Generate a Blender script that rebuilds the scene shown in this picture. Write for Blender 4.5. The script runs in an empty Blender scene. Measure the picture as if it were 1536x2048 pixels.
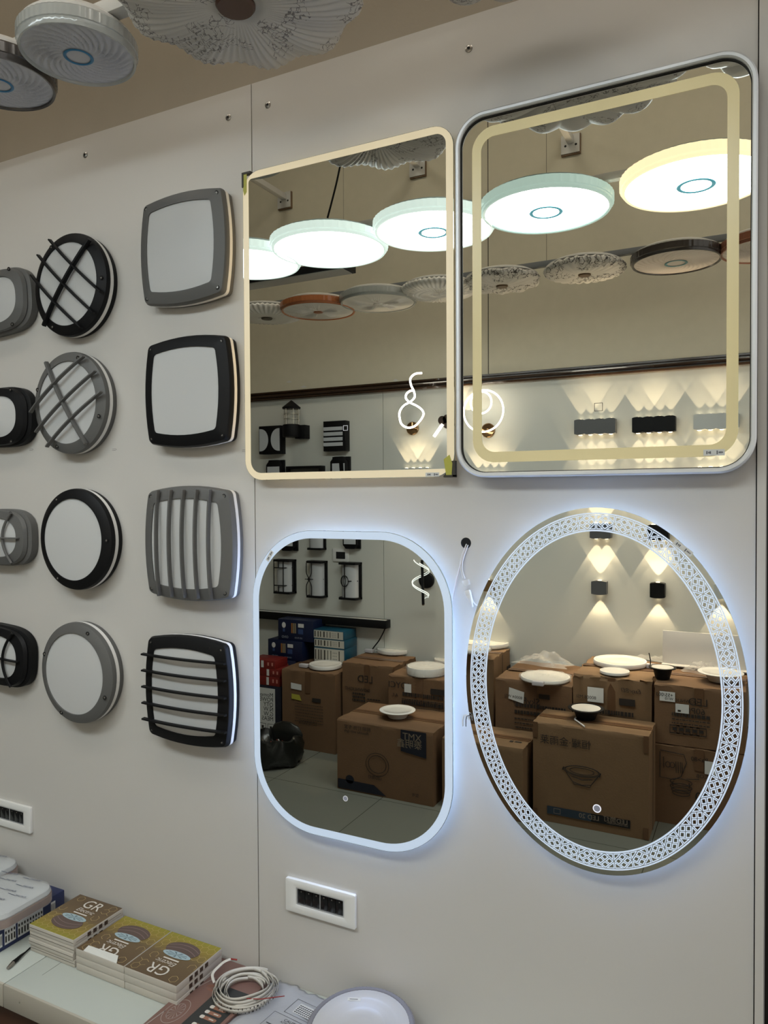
import bpy, bmesh, math, random
from math import sin, cos, pi, radians, atan2, sqrt
from mathutils import Vector, Matrix, Euler
random.seed(7)
SC = bpy.context.scene
COL = SC.collection

# ------------------------------------------------------------------ camera
CAMP = Vector((0.0, -1.613, 1.9))            # 1.9 m up, 1.6 m in front of the display wall
YAW, PIT, ROL, FPX = -0.468934, -0.020778, -0.005462, 1494.27
FW = Vector((sin(YAW)*cos(PIT), cos(YAW)*cos(PIT), sin(PIT)))
_r = Vector((cos(YAW), -sin(YAW), 0)); _u = _r.cross(FW)
CR = _r*cos(ROL) + _u*sin(ROL); CU = _u*cos(ROL) - _r*sin(ROL)
cam = bpy.data.cameras.new('camera'); co = bpy.data.objects.new('camera', cam); COL.objects.link(co)
co.matrix_world = Matrix(((CR.x, CU.x, -FW.x, CAMP.x), (CR.y, CU.y, -FW.y, CAMP.y), (CR.z, CU.z, -FW.z, CAMP.z), (0, 0, 0, 1)))
cam.sensor_fit = 'HORIZONTAL'; cam.sensor_width = 36.0; cam.lens = 36.0*FPX/1536.0
cam.clip_start = 0.02; cam.clip_end = 100
SC.camera = co

# ------------------------------------------------------------------ world, exposure
SC.view_settings.view_transform = 'Standard'; SC.view_settings.look = 'None'
SC.view_settings.gamma = 1.0; SC.view_settings.use_curve_mapping = False
SC.view_settings.exposure = 0.0
wd = bpy.data.worlds.new('world'); SC.world = wd; wd.use_nodes = True
bg = wd.node_tree.nodes['Background']; bg.inputs[0].default_value = (1.0, 0.97, 0.94, 1); bg.inputs[1].default_value = 0.85
SC.cycles.caustics_reflective = False; SC.cycles.caustics_refractive = False

SCONCE_W = 9.0         # each beam of a wall washer
FLOORZ = 0.0; MIRY = -0.03
DB = 5.2               # distance camera -> back wall as the mirrors see it

def ray(u, v):
    x, y = (u-768)/FPX, (1024-v)/FPX
    return CR*x + CU*y + FW
def at(u, v, d):
    """point seen at photo position (u, v) on the wall-parallel plane d metres in front of the camera"""
    k = ray(u, v); return CAMP + k*(d/k.y)
def refl(u, v, d=DB):
    """the same seen in a mirror: where the thing itself stands in the room"""
    p = at(u, v, d); return Vector((p.x, 2*MIRY - p.y, p.z))
def on_z(u, v, z):
    k = ray(u, v); return CAMP + k*((z-CAMP.z)/k.z)
BACKY = refl(768, 1000)[1]

# ------------------------------------------------------------------ materials
MATS = {}
def mat(name, col, rough=0.5, metal=0.0, emit=None, es=0.0, bump=0.0, bscale=60.0, spec=0.5, vary=0.0, alpha=1.0, trans=0.0, coat=0.0):
    if name in MATS: return MATS[name]
    m = bpy.data.materials.new(name); m.use_nodes = True; nt = m.node_tree; b = nt.nodes['Principled BSDF']
    c = tuple(col)+(1,)
    b.inputs['Base Color'].default_value = c; b.inputs['Roughness'].default_value = rough; b.inputs['Metallic'].default_value = metal
    b.inputs['Specular IOR Level'].default_value = spec
    if emit: b.inputs['Emission Color'].default_value = tuple(emit)+(1,); b.inputs['Emission Strength'].default_value = es
    if alpha < 1: b.inputs['Alpha'].default_value = alpha
    if trans: b.inputs['Transmission Weight'].default_value = trans
    if coat: b.inputs['Coat Weight'].default_value = coat
    if bump or vary:
        tc = nt.nodes.new('ShaderNodeTexCoord'); n = nt.nodes.new('ShaderNodeTexNoise'); n.inputs['Scale'].default_value = bscale; n.inputs['Detail'].default_value = 4
        nt.links.new(tc.outputs['Object'], n.inputs['Vector'])
        if bump:
            bp = nt.nodes.new('ShaderNodeBump'); bp.inputs['Strength'].default_value = bump; bp.inputs['Distance'].default_value = 0.002
            nt.links.new(n.outputs['Fac'], bp.inputs['Height']); nt.links.new(bp.outputs['Normal'], b.inputs['Normal'])
        if vary:
            n2 = nt.nodes.new('ShaderNodeTexNoise'); n2.inputs['Scale'].default_value = bscale*0.12; n2.inputs['Detail'].default_value = 3
            nt.links.new(tc.outputs['Object'], n2.inputs['Vector'])
            mx = nt.nodes.new('ShaderNodeMix'); mx.data_type = 'RGBA'; mx.blend_type = 'MIX'
            mx.inputs[6].default_value = tuple(k*(1-vary) for k in col)+(1,); mx.inputs[7].default_value = tuple(min(1, k*(1+vary)) for k in col)+(1,)
            nt.links.new(n2.outputs['Fac'], mx.inputs[0]); nt.links.new(mx.outputs[2], b.inputs['Base Color'])
    MATS[name] = m; return m
def floral(name, base, line, scale=9.0):
    """printed vine ornament: thin distorted cell edges, shown only in some patches"""
    if name in MATS: return MATS[name]
    m = mat(name, base, 0.4, spec=0.3); nt = m.node_tree; b = nt.nodes['Principled BSDF']
    N = nt.nodes.new; L = nt.links.new
    tc = N('ShaderNodeTexCoord'); nz = N('ShaderNodeTexNoise'); nz.inputs['Scale'].default_value = scale*2.2; nz.inputs['Detail'].default_value = 3
    L(tc.outputs['Object'], nz.inputs['Vector'])
    sc = N('ShaderNodeVectorMath'); sc.operation = 'SCALE'; sc.inputs[3].default_value = 0.09; L(nz.outputs['Color'], sc.inputs[0])
    ad = N('ShaderNodeVectorMath'); ad.operation = 'ADD'; L(tc.outputs['Object'], ad.inputs[0]); L(sc.outputs[0], ad.inputs[1])
    vo = N('ShaderNodeTexVoronoi'); vo.feature = 'DISTANCE_TO_EDGE'; vo.inputs['Scale'].default_value = scale*4.2; L(ad.outputs[0], vo.inputs['Vector'])
    lt = N('ShaderNodeMath'); lt.operation = 'LESS_THAN'; lt.inputs[1].default_value = 0.045; L(vo.outputs['Distance'], lt.inputs[0])
    n2 = N('ShaderNodeTexNoise'); n2.inputs['Scale'].default_value = scale*0.9; n2.inputs['Detail'].default_value = 1.5; L(tc.outputs['Object'], n2.inputs['Vector'])
    gt = N('ShaderNodeMath'); gt.operation = 'GREATER_THAN'; gt.inputs[1].default_value = 0.5; L(n2.outputs['Fac'], gt.inputs[0])
    ml = N('ShaderNodeMath'); ml.operation = 'MULTIPLY'; L(lt.outputs[0], ml.inputs[0]); L(gt.outputs[0], ml.inputs[1])
    mx = N('ShaderNodeMix'); mx.data_type = 'RGBA'; mx.inputs[6].default_value = tuple(base)+(1,); mx.inputs[7].default_value = tuple(line)+(1,)
    L(ml.outputs[0], mx.inputs[0]); L(mx.outputs[2], b.inputs['Base Color'])
    return m

M_panel = mat('white_laminate', (0.555, 0.532, 0.495), 0.42, spec=0.35, vary=0.02, bscale=20)
M_backpanel = mat('pale_laminate', (0.62, 0.62, 0.565), 0.4, spec=0.35)
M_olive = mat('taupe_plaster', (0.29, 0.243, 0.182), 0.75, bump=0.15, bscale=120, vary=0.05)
M_oliveb = mat('olive_plaster_lightened', (0.62, 0.575, 0.45), 0.75, bump=0.15, bscale=120, vary=0.05)  # greener tone, lightened to stand in for light missing on the back wall
M_ceil = mat('ceiling_paint', (0.68, 0.62, 0.52), 0.85)
M_dark = mat('joint_black', (0.015, 0.014, 0.012), 0.8)  # near-black of joints, gasket, wires and bolts
M_black = mat('black_cast_metal', (0.005, 0.005, 0.0055), 0.5, spec=0.2, bump=0.05, bscale=400)
M_grey = mat('grey_cast_metal', (0.105, 0.103, 0.098), 0.5, spec=0.4, bump=0.1, bscale=400)
M_opal = mat('opal_diffuser', (0.52, 0.52, 0.51), 0.38, spec=0.4)
M_band = mat('white_plastic_band', (0.72, 0.70, 0.67), 0.4)
M_screw = mat('screw_steel', (0.35, 0.33, 0.30), 0.3, 0.9)
M_hole = mat('hole_black', (0.004, 0.004, 0.004), 0.9)
M_white = mat('white_plastic', (0.74, 0.73, 0.70), 0.35)
M_whitep = mat('white_paint_metal', (0.60, 0.59, 0.56), 0.45)
M_chrome = mat('brushed_aluminium', (0.70, 0.71, 0.72), 0.5, 0.7)
M_mirror = mat('silvered_glass', (0.74, 0.74, 0.68), 0.0, 1.0)
M_edge = mat('glass_edge', (0.35, 0.42, 0.40), 0.2)
M_mback = mat('mirror_back_box', (0.55, 0.55, 0.55), 0.5)
M_fwarm = mat('frosted_warm', (0.45, 0.42, 0.34), 0.35, emit=(1.0, 0.80, 0.46), es=0.42)
M_fyel = mat('frosted_yellow', (0.45, 0.40, 0.24), 0.3, emit=(1.0, 0.82, 0.38), es=0.22)
M_fblue = mat('frosted_cool', (0.35, 0.38, 0.42), 0.35, emit=(0.62, 0.78, 1.0), es=0.52)
M_fetch = mat('etched_cool', (0.35, 0.38, 0.42), 0.35, emit=(0.66, 0.80, 1.0), es=0.58)
M_lwarm = mat('led_strip_warm', (1, 1, 1), 0.5, emit=(1.0, 0.72, 0.36), es=9.0)
M_lcool = mat('led_strip_cool', (1, 1, 1), 0.5, emit=(0.42, 0.58, 1.0), es=36.0)
M_carton = mat('brown_cardboard', (0.150, 0.082, 0.039), 0.8, bump=0.3, bscale=90, vary=0.10)
M_carton2 = mat('tan_cardboard', (0.178, 0.105, 0.051), 0.8, bump=0.3, bscale=90, vary=0.10)
M_tape = mat('brown_packing_tape', (0.12, 0.062, 0.030), 0.3)
M_print = mat('black_print', (0.018, 0.013, 0.010), 0.7)
M_navy = mat('navy_print', (0.006, 0.008, 0.018), 0.5)
M_label = mat('white_label', (0.62, 0.62, 0.60), 0.5)
M_film = mat('clear_film', (0.85, 0.84, 0.80), 0.12, alpha=0.26, bump=1.0, bscale=40, spec=0.8)
M_text_lt = mat('pale_print', (0.30, 0.22, 0.15), 0.7)
M_tile = None

# ------------------------------------------------------------------ mesh builder
LAST = [None]
class MB:
    def __init__(s): s.v = []; s.f = []; s.m = []; s.M = Matrix.Identity(4); s.k = 0
    def add(s, vs, fs, k=None):
        o = len(s.v); s.v += [s.M @ Vector(p) for p in vs]
        for f in fs: s.f.append([o+i for i in f]); s.m.append(s.k if k is None else k)
        return s
    def box(s, x0, x1, y0, y1, z0, z1, k=None):
        return s.add([(x, y, z) for z in (z0, z1) for y in (y0, y1) for x in (x0, x1)],
                     [(0, 2, 3, 1), (4, 5, 7, 6), (0, 1, 5, 4), (2, 6, 7, 3), (0, 4, 6, 2), (1, 3, 7, 5)], k)
    def loft(s, rings, k=None, cap0=True, cap1=True, closed=True):
        n = len(rings[0]); vs = [p for r in rings for p in r]; fs = []
        for i in range(len(rings)-1):
            for j in range(n if closed else n-1):
                a, b = i*n+j, i*n+(j+1) % n; fs.append((a, b, b+n, a+n))
        if cap0: fs.append(tuple(reversed(range(n))))
        if cap1: fs.append(tuple(range((len(rings)-1)*n, len(rings)*n)))
        return s.add(vs, fs, k)
    def lathe(s, prof, seg=48, k=None, fn=None, cap0=True, cap1=True):
        rings = []
        for r, z in prof:
            ring = []
            for i in range(seg):
                a = 2*pi*i/seg; rr, zz = (fn(a, r, z) if fn else (r, z)); ring.append((rr*cos(a), rr*sin(a), zz))
            rings.append(ring)
        return s.loft(rings, k, cap0, cap1)
    def prism(s, pts, z0, z1, k=None):
        return s.loft([[(x, y, z0) for x, y in pts], [(x, y, z1) for x, y in pts]], k)
    def ring(s, out, inn, z0, z1, k=None):
        R = [[(x, y, z0) for x, y in inn], [(x, y, z0) for x, y in out], [(x, y, z1) for x, y in out], [(x, y, z1) for x, y in inn], [(x, y, z0) for x, y in inn]]
        return s.loft(R, k, False, False)
    def flat(s, pts, z, k=None): return s.add([(x, y, z) for x, y in pts], [tuple(range(len(pts)))], k)
    def band(s, out, inn, z, k=None):
        return s.loft([[(x, y, z) for x, y in out], [(x, y, z) for x, y in inn]], k, False, False)
    def tube(s, path, r, seg=8, k=None, closed=False, flat=1.0):
        P = [Vector(p) for p in path]; n = len(P); rings = []; up = None
        for i in range(n):
            if closed: t = P[(i+1) % n]-P[i-1]
            else: t = P[min(i+1, n-1)]-P[max(i-1, 0)]
            t.normalize()
            if up is None: up = Vector((0, 0, 1)) if abs(t.z) < 0.9 else Vector((1, 0, 0))
            a = t.cross(up); a.normalize(); b = a.cross(t); up = b
            rr = r[i] if isinstance(r, (list, tuple)) else r
            rings.append([tuple(P[i]+a*(rr*cos(2*pi*j/seg))+b*(rr*flat*sin(2*pi*j/seg))) for j in range(seg)])
        if closed: rings.append(rings[0]); return s.loft(rings, k, False, False)
        return s.loft(rings, k)
    def text(s, txt, x, y, z, size, k=None, ext=0.0003, align='LEFT', rot=0.0, sx=1.0, shear=0.0):
        vs, fs = text_geo(txt, align, shear); c, sn = cos(rot), sin(rot)
        return s.add([(x+size*(sx*a*c-b*sn), y+size*(sx*a*sn+b*c), z+ext) for a, b in vs], fs, k)
    def build(s, name, mats, parent=None, smooth=35, bevel=0.0, bseg=2):
        me = bpy.data.meshes.new(name); me.from_pydata([tuple(p) for p in s.v], [], s.f)
        if not isinstance(mats, (list, tuple)): mats = [mats]
        for m in mats: me.materials.append(m)
        me.polygons.foreach_set('material_index', s.m); me.update()
        bm = bmesh.new(); bm.from_mesh(me)
        if len(s.f) < 60000: bmesh.ops.remove_doubles(bm, verts=bm.verts, dist=1e-6)
        if bevel:
            ed = [e for e in bm.edges if len(e.link_faces) == 2 and e.calc_face_angle(0) > 0.6]
            bmesh.ops.bevel(bm, geom=ed, offset=bevel, segments=bseg, affect='EDGES', profile=0.5)
        bmesh.ops.recalc_face_normals(bm, faces=[f for f in bm.faces])
        bm.to_mesh(me); bm.free()
        if smooth:
            me.shade_smooth(); me.set_sharp_from_angle(angle=radians(smooth))
        o = bpy.data.objects.new(name, me); COL.objects.link(o)
        if parent is not None: o.parent = parent
        LAST[0] = o
        return o
_TX = {}
def text_geo(t, align, shear=0.0):
    if (t, align, shear) in _TX: return _TX[(t, align, shear)]
    cu = bpy.data.curves.new('t', 'FONT'); cu.body = t; cu.align_x = align; cu.resolution_u = 3; cu.shear = shear
    o = bpy.data.objects.new('t', cu); COL.objects.link(o)
    dg = bpy.context.evaluated_depsgraph_get(); dg.update(); me = bpy.data.meshes.new_from_object(o.evaluated_get(dg))
    r = ([(v.co.x, v.co.y) for v in me.vertices], [tuple(p.vertices) for p in me.polygons])
    bpy.data.objects.remove(o); bpy.data.curves.remove(cu); bpy.data.meshes.remove(me)
    _TX[(t, align, shear)] = r; return r

def tag(o, label=None, cat=None, group=None, kind=None):
    if label: o['label'] = label
    if cat: o['category'] = cat
    if group: o['group'] = group
    if kind: o['kind'] = kind
    return o
WALL = Euler((pi/2, 0, 0)); BACK = Euler((pi/2, 0, pi))
def thing(name, loc, rot, label, cat, group=None):
    o = bpy.data.objects.new(name, None); COL.objects.link(o); o.empty_display_size = 0.05
    o.location = loc; o.rotation_euler = rot; return tag(o, label, cat, group)
def struct(mb, name, m, **k): return tag(mb.build(name, m, **k), kind='structure')
def copy_tree(o, parent=None):
    c = o.copy(); COL.objects.link(c); c.parent = parent
    for ch in o.children: copy_tree(ch, c)
    return c
def rrect(cx, cy, w, h, r, n=8):
    if not isinstance(r, (list, tuple)): r = [r]*4
    P = []
    for q, (sx, sy) in enumerate(((1, 1), (-1, 1), (-1, -1), (1, -1))):
        rr = max(r[q], 1e-4); ox, oy = cx+sx*(w/2-rr), cy+sy*(h/2-rr)
        for i in range(n+1):
            a = q*pi/2 + pi/2*i/n; P.append((ox+rr*cos(a), oy+rr*sin(a)))
    return P
def ellip(cx, cy, a, b, n=96): return [(cx+a*cos(2*pi*i/n), cy+b*sin(2*pi*i/n)) for i in range(n)]
def superel(cx, cy, a, b, e, n=64):
    f = lambda t: math.copysign(abs(t)**(2.0/e), t)
    return [(cx+a*f(cos(2*pi*i/n)), cy+b*f(sin(2*pi*i/n))) for i in range(n)]
def Z(pts, z): return [(x, y, z) for x, y in pts]

# ------------------------------------------------------------------ room
H = 5.4
XL, XR = -7.0, 3.2
# display wall: two board panels with an open joint between, ending in a slim edge strip
pz = 1.9+1.083
jx = at(510, 1000, 1.613).x
struct(MB().box(-4.0, jx-0.0016, 0.0, 0.02, 0, pz), 'wall_front', M_panel)
struct(MB().box(jx+0.0014, -0.0115, 0.0, 0.02, 0, pz), 'wall_front', M_panel)
struct(MB().box(-0.0095, 0.006, -0.004, 0.02, 0, pz), 'trim_1', M_panel)
struct(MB().box(-4.0, 0.0, 0.0202, 0.04, 0, pz-0.004), 'wall_front', M_dark)
struct(MB().box(XL, 0.006, 0.04, 0.14, 0, H).box(0.006, XR, 0.9, 1.0, 0, H), 'wall_front', M_olive)
struct(MB().box(XL, -4.0, 0.0, 0.04, 0, pz), 'wall_front', M_panel)
# back wall
ty1, ty0 = refl(1300, 722).z, refl(1300, 744).z
struct(MB().box(XL, XR, BACKY-0.12, BACKY-0.012, 0, H), 'wall_back', M_oliveb)
bx = [XL, refl(768, 1200).x, refl(1093, 600).x, XR]
struct(MB().box(XL, bx[1]-0.002, BACKY-0.012, BACKY, 0, ty0), 'wall_back', M_backpanel)
struct(MB().box(bx[1]+0.002, XR, BACKY-0.012, BACKY, 0, ty0), 'wall_back', M_backpanel)
for k, u in enumerate((975,)):
    x = refl(u, 400).x; struct(MB().box(x-0.0025, x+0.0025, BACKY-0.0125, BACKY-0.0105, ty1, H), 'trim_2', M_dark)
M_trimb = mat('dark_brown_moulding', (0.035, 0.018, 0.010), 0.18, coat=0.5)
tm = MB(); h = ty1-ty0
prof = [(0, 0), (0.030, 0), (0.034, 0.12), (0.030, 0.2), (0.018, 0.24), (0.018, 0.30), (0.030, 0.34), (0.033, 0.5), (0.030, 0.6), (0.016, 0.64), (0.016, 0.72), (0.026, 0.78), (0.026, 0.95), (0.02, 1.0), (0, 1.0)]
tm.loft([[(x, BACKY+a, ty0+b*h) for a, b in prof] for x in (XL, XR)])
struct(tm, 'trim_3', M_trimb)
for u, v, w in ((583, 765, .06), (612, 775, .07), (795, 762, .05)):
    p = refl(u, v); tag(MB().add([(-w/2, 0, 0), (0, 0, .012), (w/2, 0, -.002), (0, 0, -.008)], [(0, 1, 2, 3)]).build('trim_4', M_label), kind='structure').location = (p.x, BACKY+0.036, p.z)
# floor of large tiles
M_tile = mat('grey_floor_tile', (0.165, 0.17, 0.145), 0.25, spec=0.4, vary=0.06, bscale=14)
nt = M_tile.node_tree; b = nt.nodes['Principled BSDF']; lk = b.inputs['Base Color'].links[0].from_socket
br = nt.nodes.new('ShaderNodeTexBrick'); br.offset = 0.0; br.inputs['Scale'].default_value = 1.0; br.inputs['Mortar Size'].default_value = 0.0025
br.inputs['Brick Width'].default_value = 0.8; br.inputs['Row Height'].default_value = 0.8; br.inputs['Color1'].default_value = (1, 1, 1, 1); br.inputs['Color2'].default_value = (1, 1, 1, 1); br.inputs['Mortar'].default_value = (0.35, 0.35, 0.32, 1)
tc = nt.nodes.new('ShaderNodeTexCoord'); mp = nt.nodes.new('ShaderNodeMapping'); q = on_z(790, 1620, 0)
fj = refl(770, 1612, 4.2); mp.inputs['Location'].default_value = (-fj.x, -(fj.y+0.07), 0)
nt.links.new(tc.outputs['Object'], mp.inputs[0]); nt.links.new(mp.outputs[0], br.inputs['Vector'])
mm = nt.nodes.new('ShaderNodeMix'); mm.data_type = 'RGBA'; mm.blend_type = 'MULTIPLY'; mm.inputs[0].default_value = 1
nt.links.new(lk, mm.inputs[6]); nt.links.new(br.outputs['Color'], mm.inputs[7]); nt.links.new(mm.outputs[2], b.inputs['Base Color'])
struct(MB().box(XL, XR, BACKY-0.1, 1.0, -0.1, 0.0), 'floor', M_tile)
struct(MB().box(XL, XR, BACKY-0.1, 1.0, H, H+0.1), 'ceiling', M_ceil)
struct(MB().box(XL-0.1, XL, BACKY-0.1, 1.0, 0, H), 'wall_left', M_olive)
for u, v, dd in ((171, 310, 0), (457, 235, 0), (536, 210, 0), (938, 97, 0)):
    p = at(u, v, 1.613); t = thing('panel_screw', (p.x, 0, p.z), WALL, {171: 'steel screw near the panel top above the left round lamps', 457: 'steel screw at the panel top just left of the joint', 536: 'steel screw at the panel top just right of the joint', 938: 'steel screw near the panel top between the two upper mirrors'}[u], 'screw')
    MB().lathe([(0.0085, 0), (0.0085, 0.0015), (0.005, 0.003)], 20).build('washer', M_screw, t); MB().lathe([(0.0035, 0.0031), (0.0035, 0.0035)], 12).build('recess', M_hole, t)

# unseen square panels added in the high ceiling to brighten the upper walls
M_cp = mat('fill_panel_glow', (.9, .9, .9), .5, emit=(1.0, .94, .84), es=14.0)
for k, x in enumerate((-3.4, -1.6, 0.2, 2.0)):
    t = thing('added_fill_panel', (x, -1.8, H), Euler((pi, 0, 0)), 'added square fill light in the high ceiling, %s' % ('farthest from the shop front', 'second from the back', 'third from the back', 'nearest the shop front')[k], 'fill light', 'added fill panels in the ceiling')
    MB().ring(rrect(0, 0, .62, .62, .004, 2), rrect(0, 0, .58, .58, .004, 2), 0, .018).build('frame', M_white, t); MB().box(-.29, .29, -.29, .29, .0, .010).build('diffuser', M_cp, t)
# ------------------------------------------------------------------ bulkhead lamps on the display wall
def dome(mb, outline, cx, cy, z0, h, k=None, n=6):
    R = []
    for i in range(n+1):
        s = cos(i/n*pi/2*0.96); R.append([(cx+(x-cx)*s, cy+(y-cy)*s, z0+h*(1-s*s)) for x, y in outline])
    mb.loft(R, k, False, True)
def barrel(hw, c, rc=0.016, n=9):
    """square with outward bowed sides: hw half width at the middle, c at the corner"""
    P = []
    for q in range(4):
        ca, sa = cos(q*pi/2), sin(q*pi/2); side = []
        for i in range(n):
            s = -1+2*i/(n-1); s *= (1-rc/c); side.append((hw-(hw-c)*s*s, s*c))
        nx = (-c+0.0, c)  # next side's first point, rotated
        for x, y in side: P.append((x*ca-y*sa, x*sa+y*ca))
        # rounded corner: quadratic from this side's end to the next side's start through the corner
        s = 1-rc/c; e0 = (hw-(hw-c)*s*s, s*c); e1 = (s*c, hw-(hw-c)*s*s); cc = (c+rc*0.12, c+rc*0.12)
        for i in range(1, 5):
            t = i/5; x = (1-t)**2*e0[0]+2*t*(1-t)*cc[0]+t*t*e1[0]; y = (1-t)**2*e0[1]+2*t*(1-t)*cc[1]+t*t*e1[1]
            P.append((x*ca-y*sa, x*sa+y*ca))
    return P
def scl(P, s): return [(x*s, y*s) for x, y in P]
def screw_at(parent, x, y, z, body):
    s = MB(); s.M = Matrix.Translation((x, y, z)); s.lathe([(0.006, -0.001), (0.006, 0.0012), (0.0045, 0.0012), (0.0042, 0.0002)], 16, 0); s.lathe([(0.0032, 0.0004), (0.0026, 0.0014)], 10, 1)
    return s.build('screw', [M_hole, M_screw], parent)
def guard(parent, pts, z0, zb, m, w=0.0032, h=0.006):
    """one curved guard bar, its ends turned down to the bezel"""
    n = 14; (x0, y0), (x1, y1) = pts; L = Vector((x1-x0, y1-y0)); nn = Vector((-L.y, L.x)).normalized()
    R = []
    for i in range(n+1):
        t = i/n; x, y = x0+L.x*t, y0+L.y*t; z = z0+zb*(1-(2*t-1)**2)
        R.append([(x-nn.x*w, y-nn.y*w, z-h), (x-nn.x*w*.7, y-nn.y*w*.7, z+h), (x+nn.x*w*.7, y+nn.y*w*.7, z+h), (x+nn.x*w, y+nn.y*w, z-h)])
    mb = MB(); mb.loft(R); return mb.build('guard_bar', m, parent, bevel=0.0008)
def round_bulkhead(x, z, m, label, guards=None, screws=((-90),), lensr=0.122):
    t = thing('round_bulkhead_lamp', (x, 0, z), WALL, label, 'wall lamp', 'round bulkhead lamps')
    MB().lathe([(0.148, 0), (0.150, 0.004), (0.150, 0.0165), (0.144, 0.0185)], 72).build('base', m, t)
    MB().lathe([(0.1455, 0.0160), (0.1515, 0.0175), (0.1515, 0.0285), (0.1455, 0.0295)], 72).build('light_band', M_band, t)
    MB().lathe([(0.146, 0.0285), (0.152, 0.030), (0.152, 0.036), (0.150, 0.043), (lensr+0.004, 0.0545), (lensr, 0.0545), (lensr, 0.048), (lensr-.01, 0.03)], 72, cap0=False, cap1=False).build('bezel', m, t); bz = LAST[0]
    d = MB(); dome(d, ellip(0, 0, lensr+.001, lensr+.001, 72), 0, 0, 0.0505, 0.004); d.build('diffuser', M_opal, t)
    for a in screws:
        a = radians(a); r = 0.137; screw_at(bz, r*cos(a), r*sin(a), 0.0505, m)
    if guards:
        a0, off = guards
        for k in (-1, 0, 1):
            a = radians(a0); dx, dy = cos(a), sin(a); px, py = -dy*off*k, dx*off*k; L = sqrt(0.150**2-(off*k)**2)+0.002
            guard(bz, ((px-dx*L, py-dy*L), (px+dx*L, py+dy*L)), 0.060, 0.012, m)
        a = radians(a0+90); dx, dy = cos(a), sin(a); guard(bz, ((-dx*.15, -dy*.15), (dx*.15, dy*.15)), 0.057, 0.011, m, 0.005)
    return t
round_bulkhead(-1.836, 2.533, M_black, 'round black bulkhead lamp with a crossed black guard', (-41, 0.062), (0, 120, 240))
round_bulkhead(-1.845, 2.184, M_grey, 'round grey bulkhead lamp with a crossed grey guard', (33, 0.064), (-20, 70, 160, 250))
round_bulkhead(-1.8295, 1.777, M_black, 'round black bulkhead lamp without a guard', None, (0, 120, 240))
round_bulkhead(-1.832, 1.376, M_grey, 'round grey bulkhead lamp without a guard', None, (-25, 65, 160, 245))
def square_bulkhead(x, z, m, label, bars=None, hw=0.151, rot=0.0):
    t = thing('square_bulkhead_lamp', (x, 0, z), WALL, label, 'wall lamp', 'square bulkhead lamps'); t.rotation_euler = Euler((pi/2, 0, 0)); t.rotation_mode = 'XYZ'
    if rot: t.rotation_euler = (Matrix.Rotation(pi/2, 3, 'X') @ Matrix.Rotation(radians(rot), 3, 'Z')).to_euler()
    O = barrel(hw, hw*0.905); s = lambda k, zz: Z(scl(O, k), zz)
    MB().loft([s(0.97, 0), s(0.985, 0.003), s(0.985, 0.0165), s(0.955, 0.0185)]).build('base', m, t)
    MB().loft([s(0.955, 0.0165), s(0.998, 0.0175), s(0.998, 0.0285), s(0.955, 0.0295)]).build('light_band', M_band, t)
    w = 0.118/0.151
    MB().loft([s(0.95, 0.0285), s(1.0, 0.030), s(1.0, 0.037), s(0.975, 0.0455), s(w+.02, 0.055), s(w, 0.055), s(w, 0.044), s(w-.1, 0.03)], cap0=False, cap1=False).build('bezel', m, t); bz = LAST[0]
    d = MB(); dome(d, scl(O, w+0.01), 0, 0, 0.0515, 0.003); d.build('diffuser', M_opal, t)
    c = hw*0.815
    for sx in (-1, 1):
        for sy in (-1, 1): screw_at(bz, sx*c, sy*c, 0.0475, m)
    if bars:
        for k in range(-2, 3):
            o = k*0.0455; L = 0.146
            guard(bz, ((o, -L), (o, L)) if bars == 'v' else ((-L, o), (L, o)), 0.059, 0.010, m, 0.0034)
    return t
square_bulkhead(-1.403, 2.575, M_grey, 'square grey bulkhead lamp with a plain white cover')
square_bulkhead(-1.3925, 2.187, M_black, 'square black bulkhead lamp with a plain white cover')
square_bulkhead(-1.3935, 1.775, M_grey, 'square grey bulkhead lamp with upright guard bars', 'v', 0.157)
square_bulkhead(-1.4045, 1.371, M_black, 'square black bulkhead lamp with level guard bars', 'h')
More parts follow.
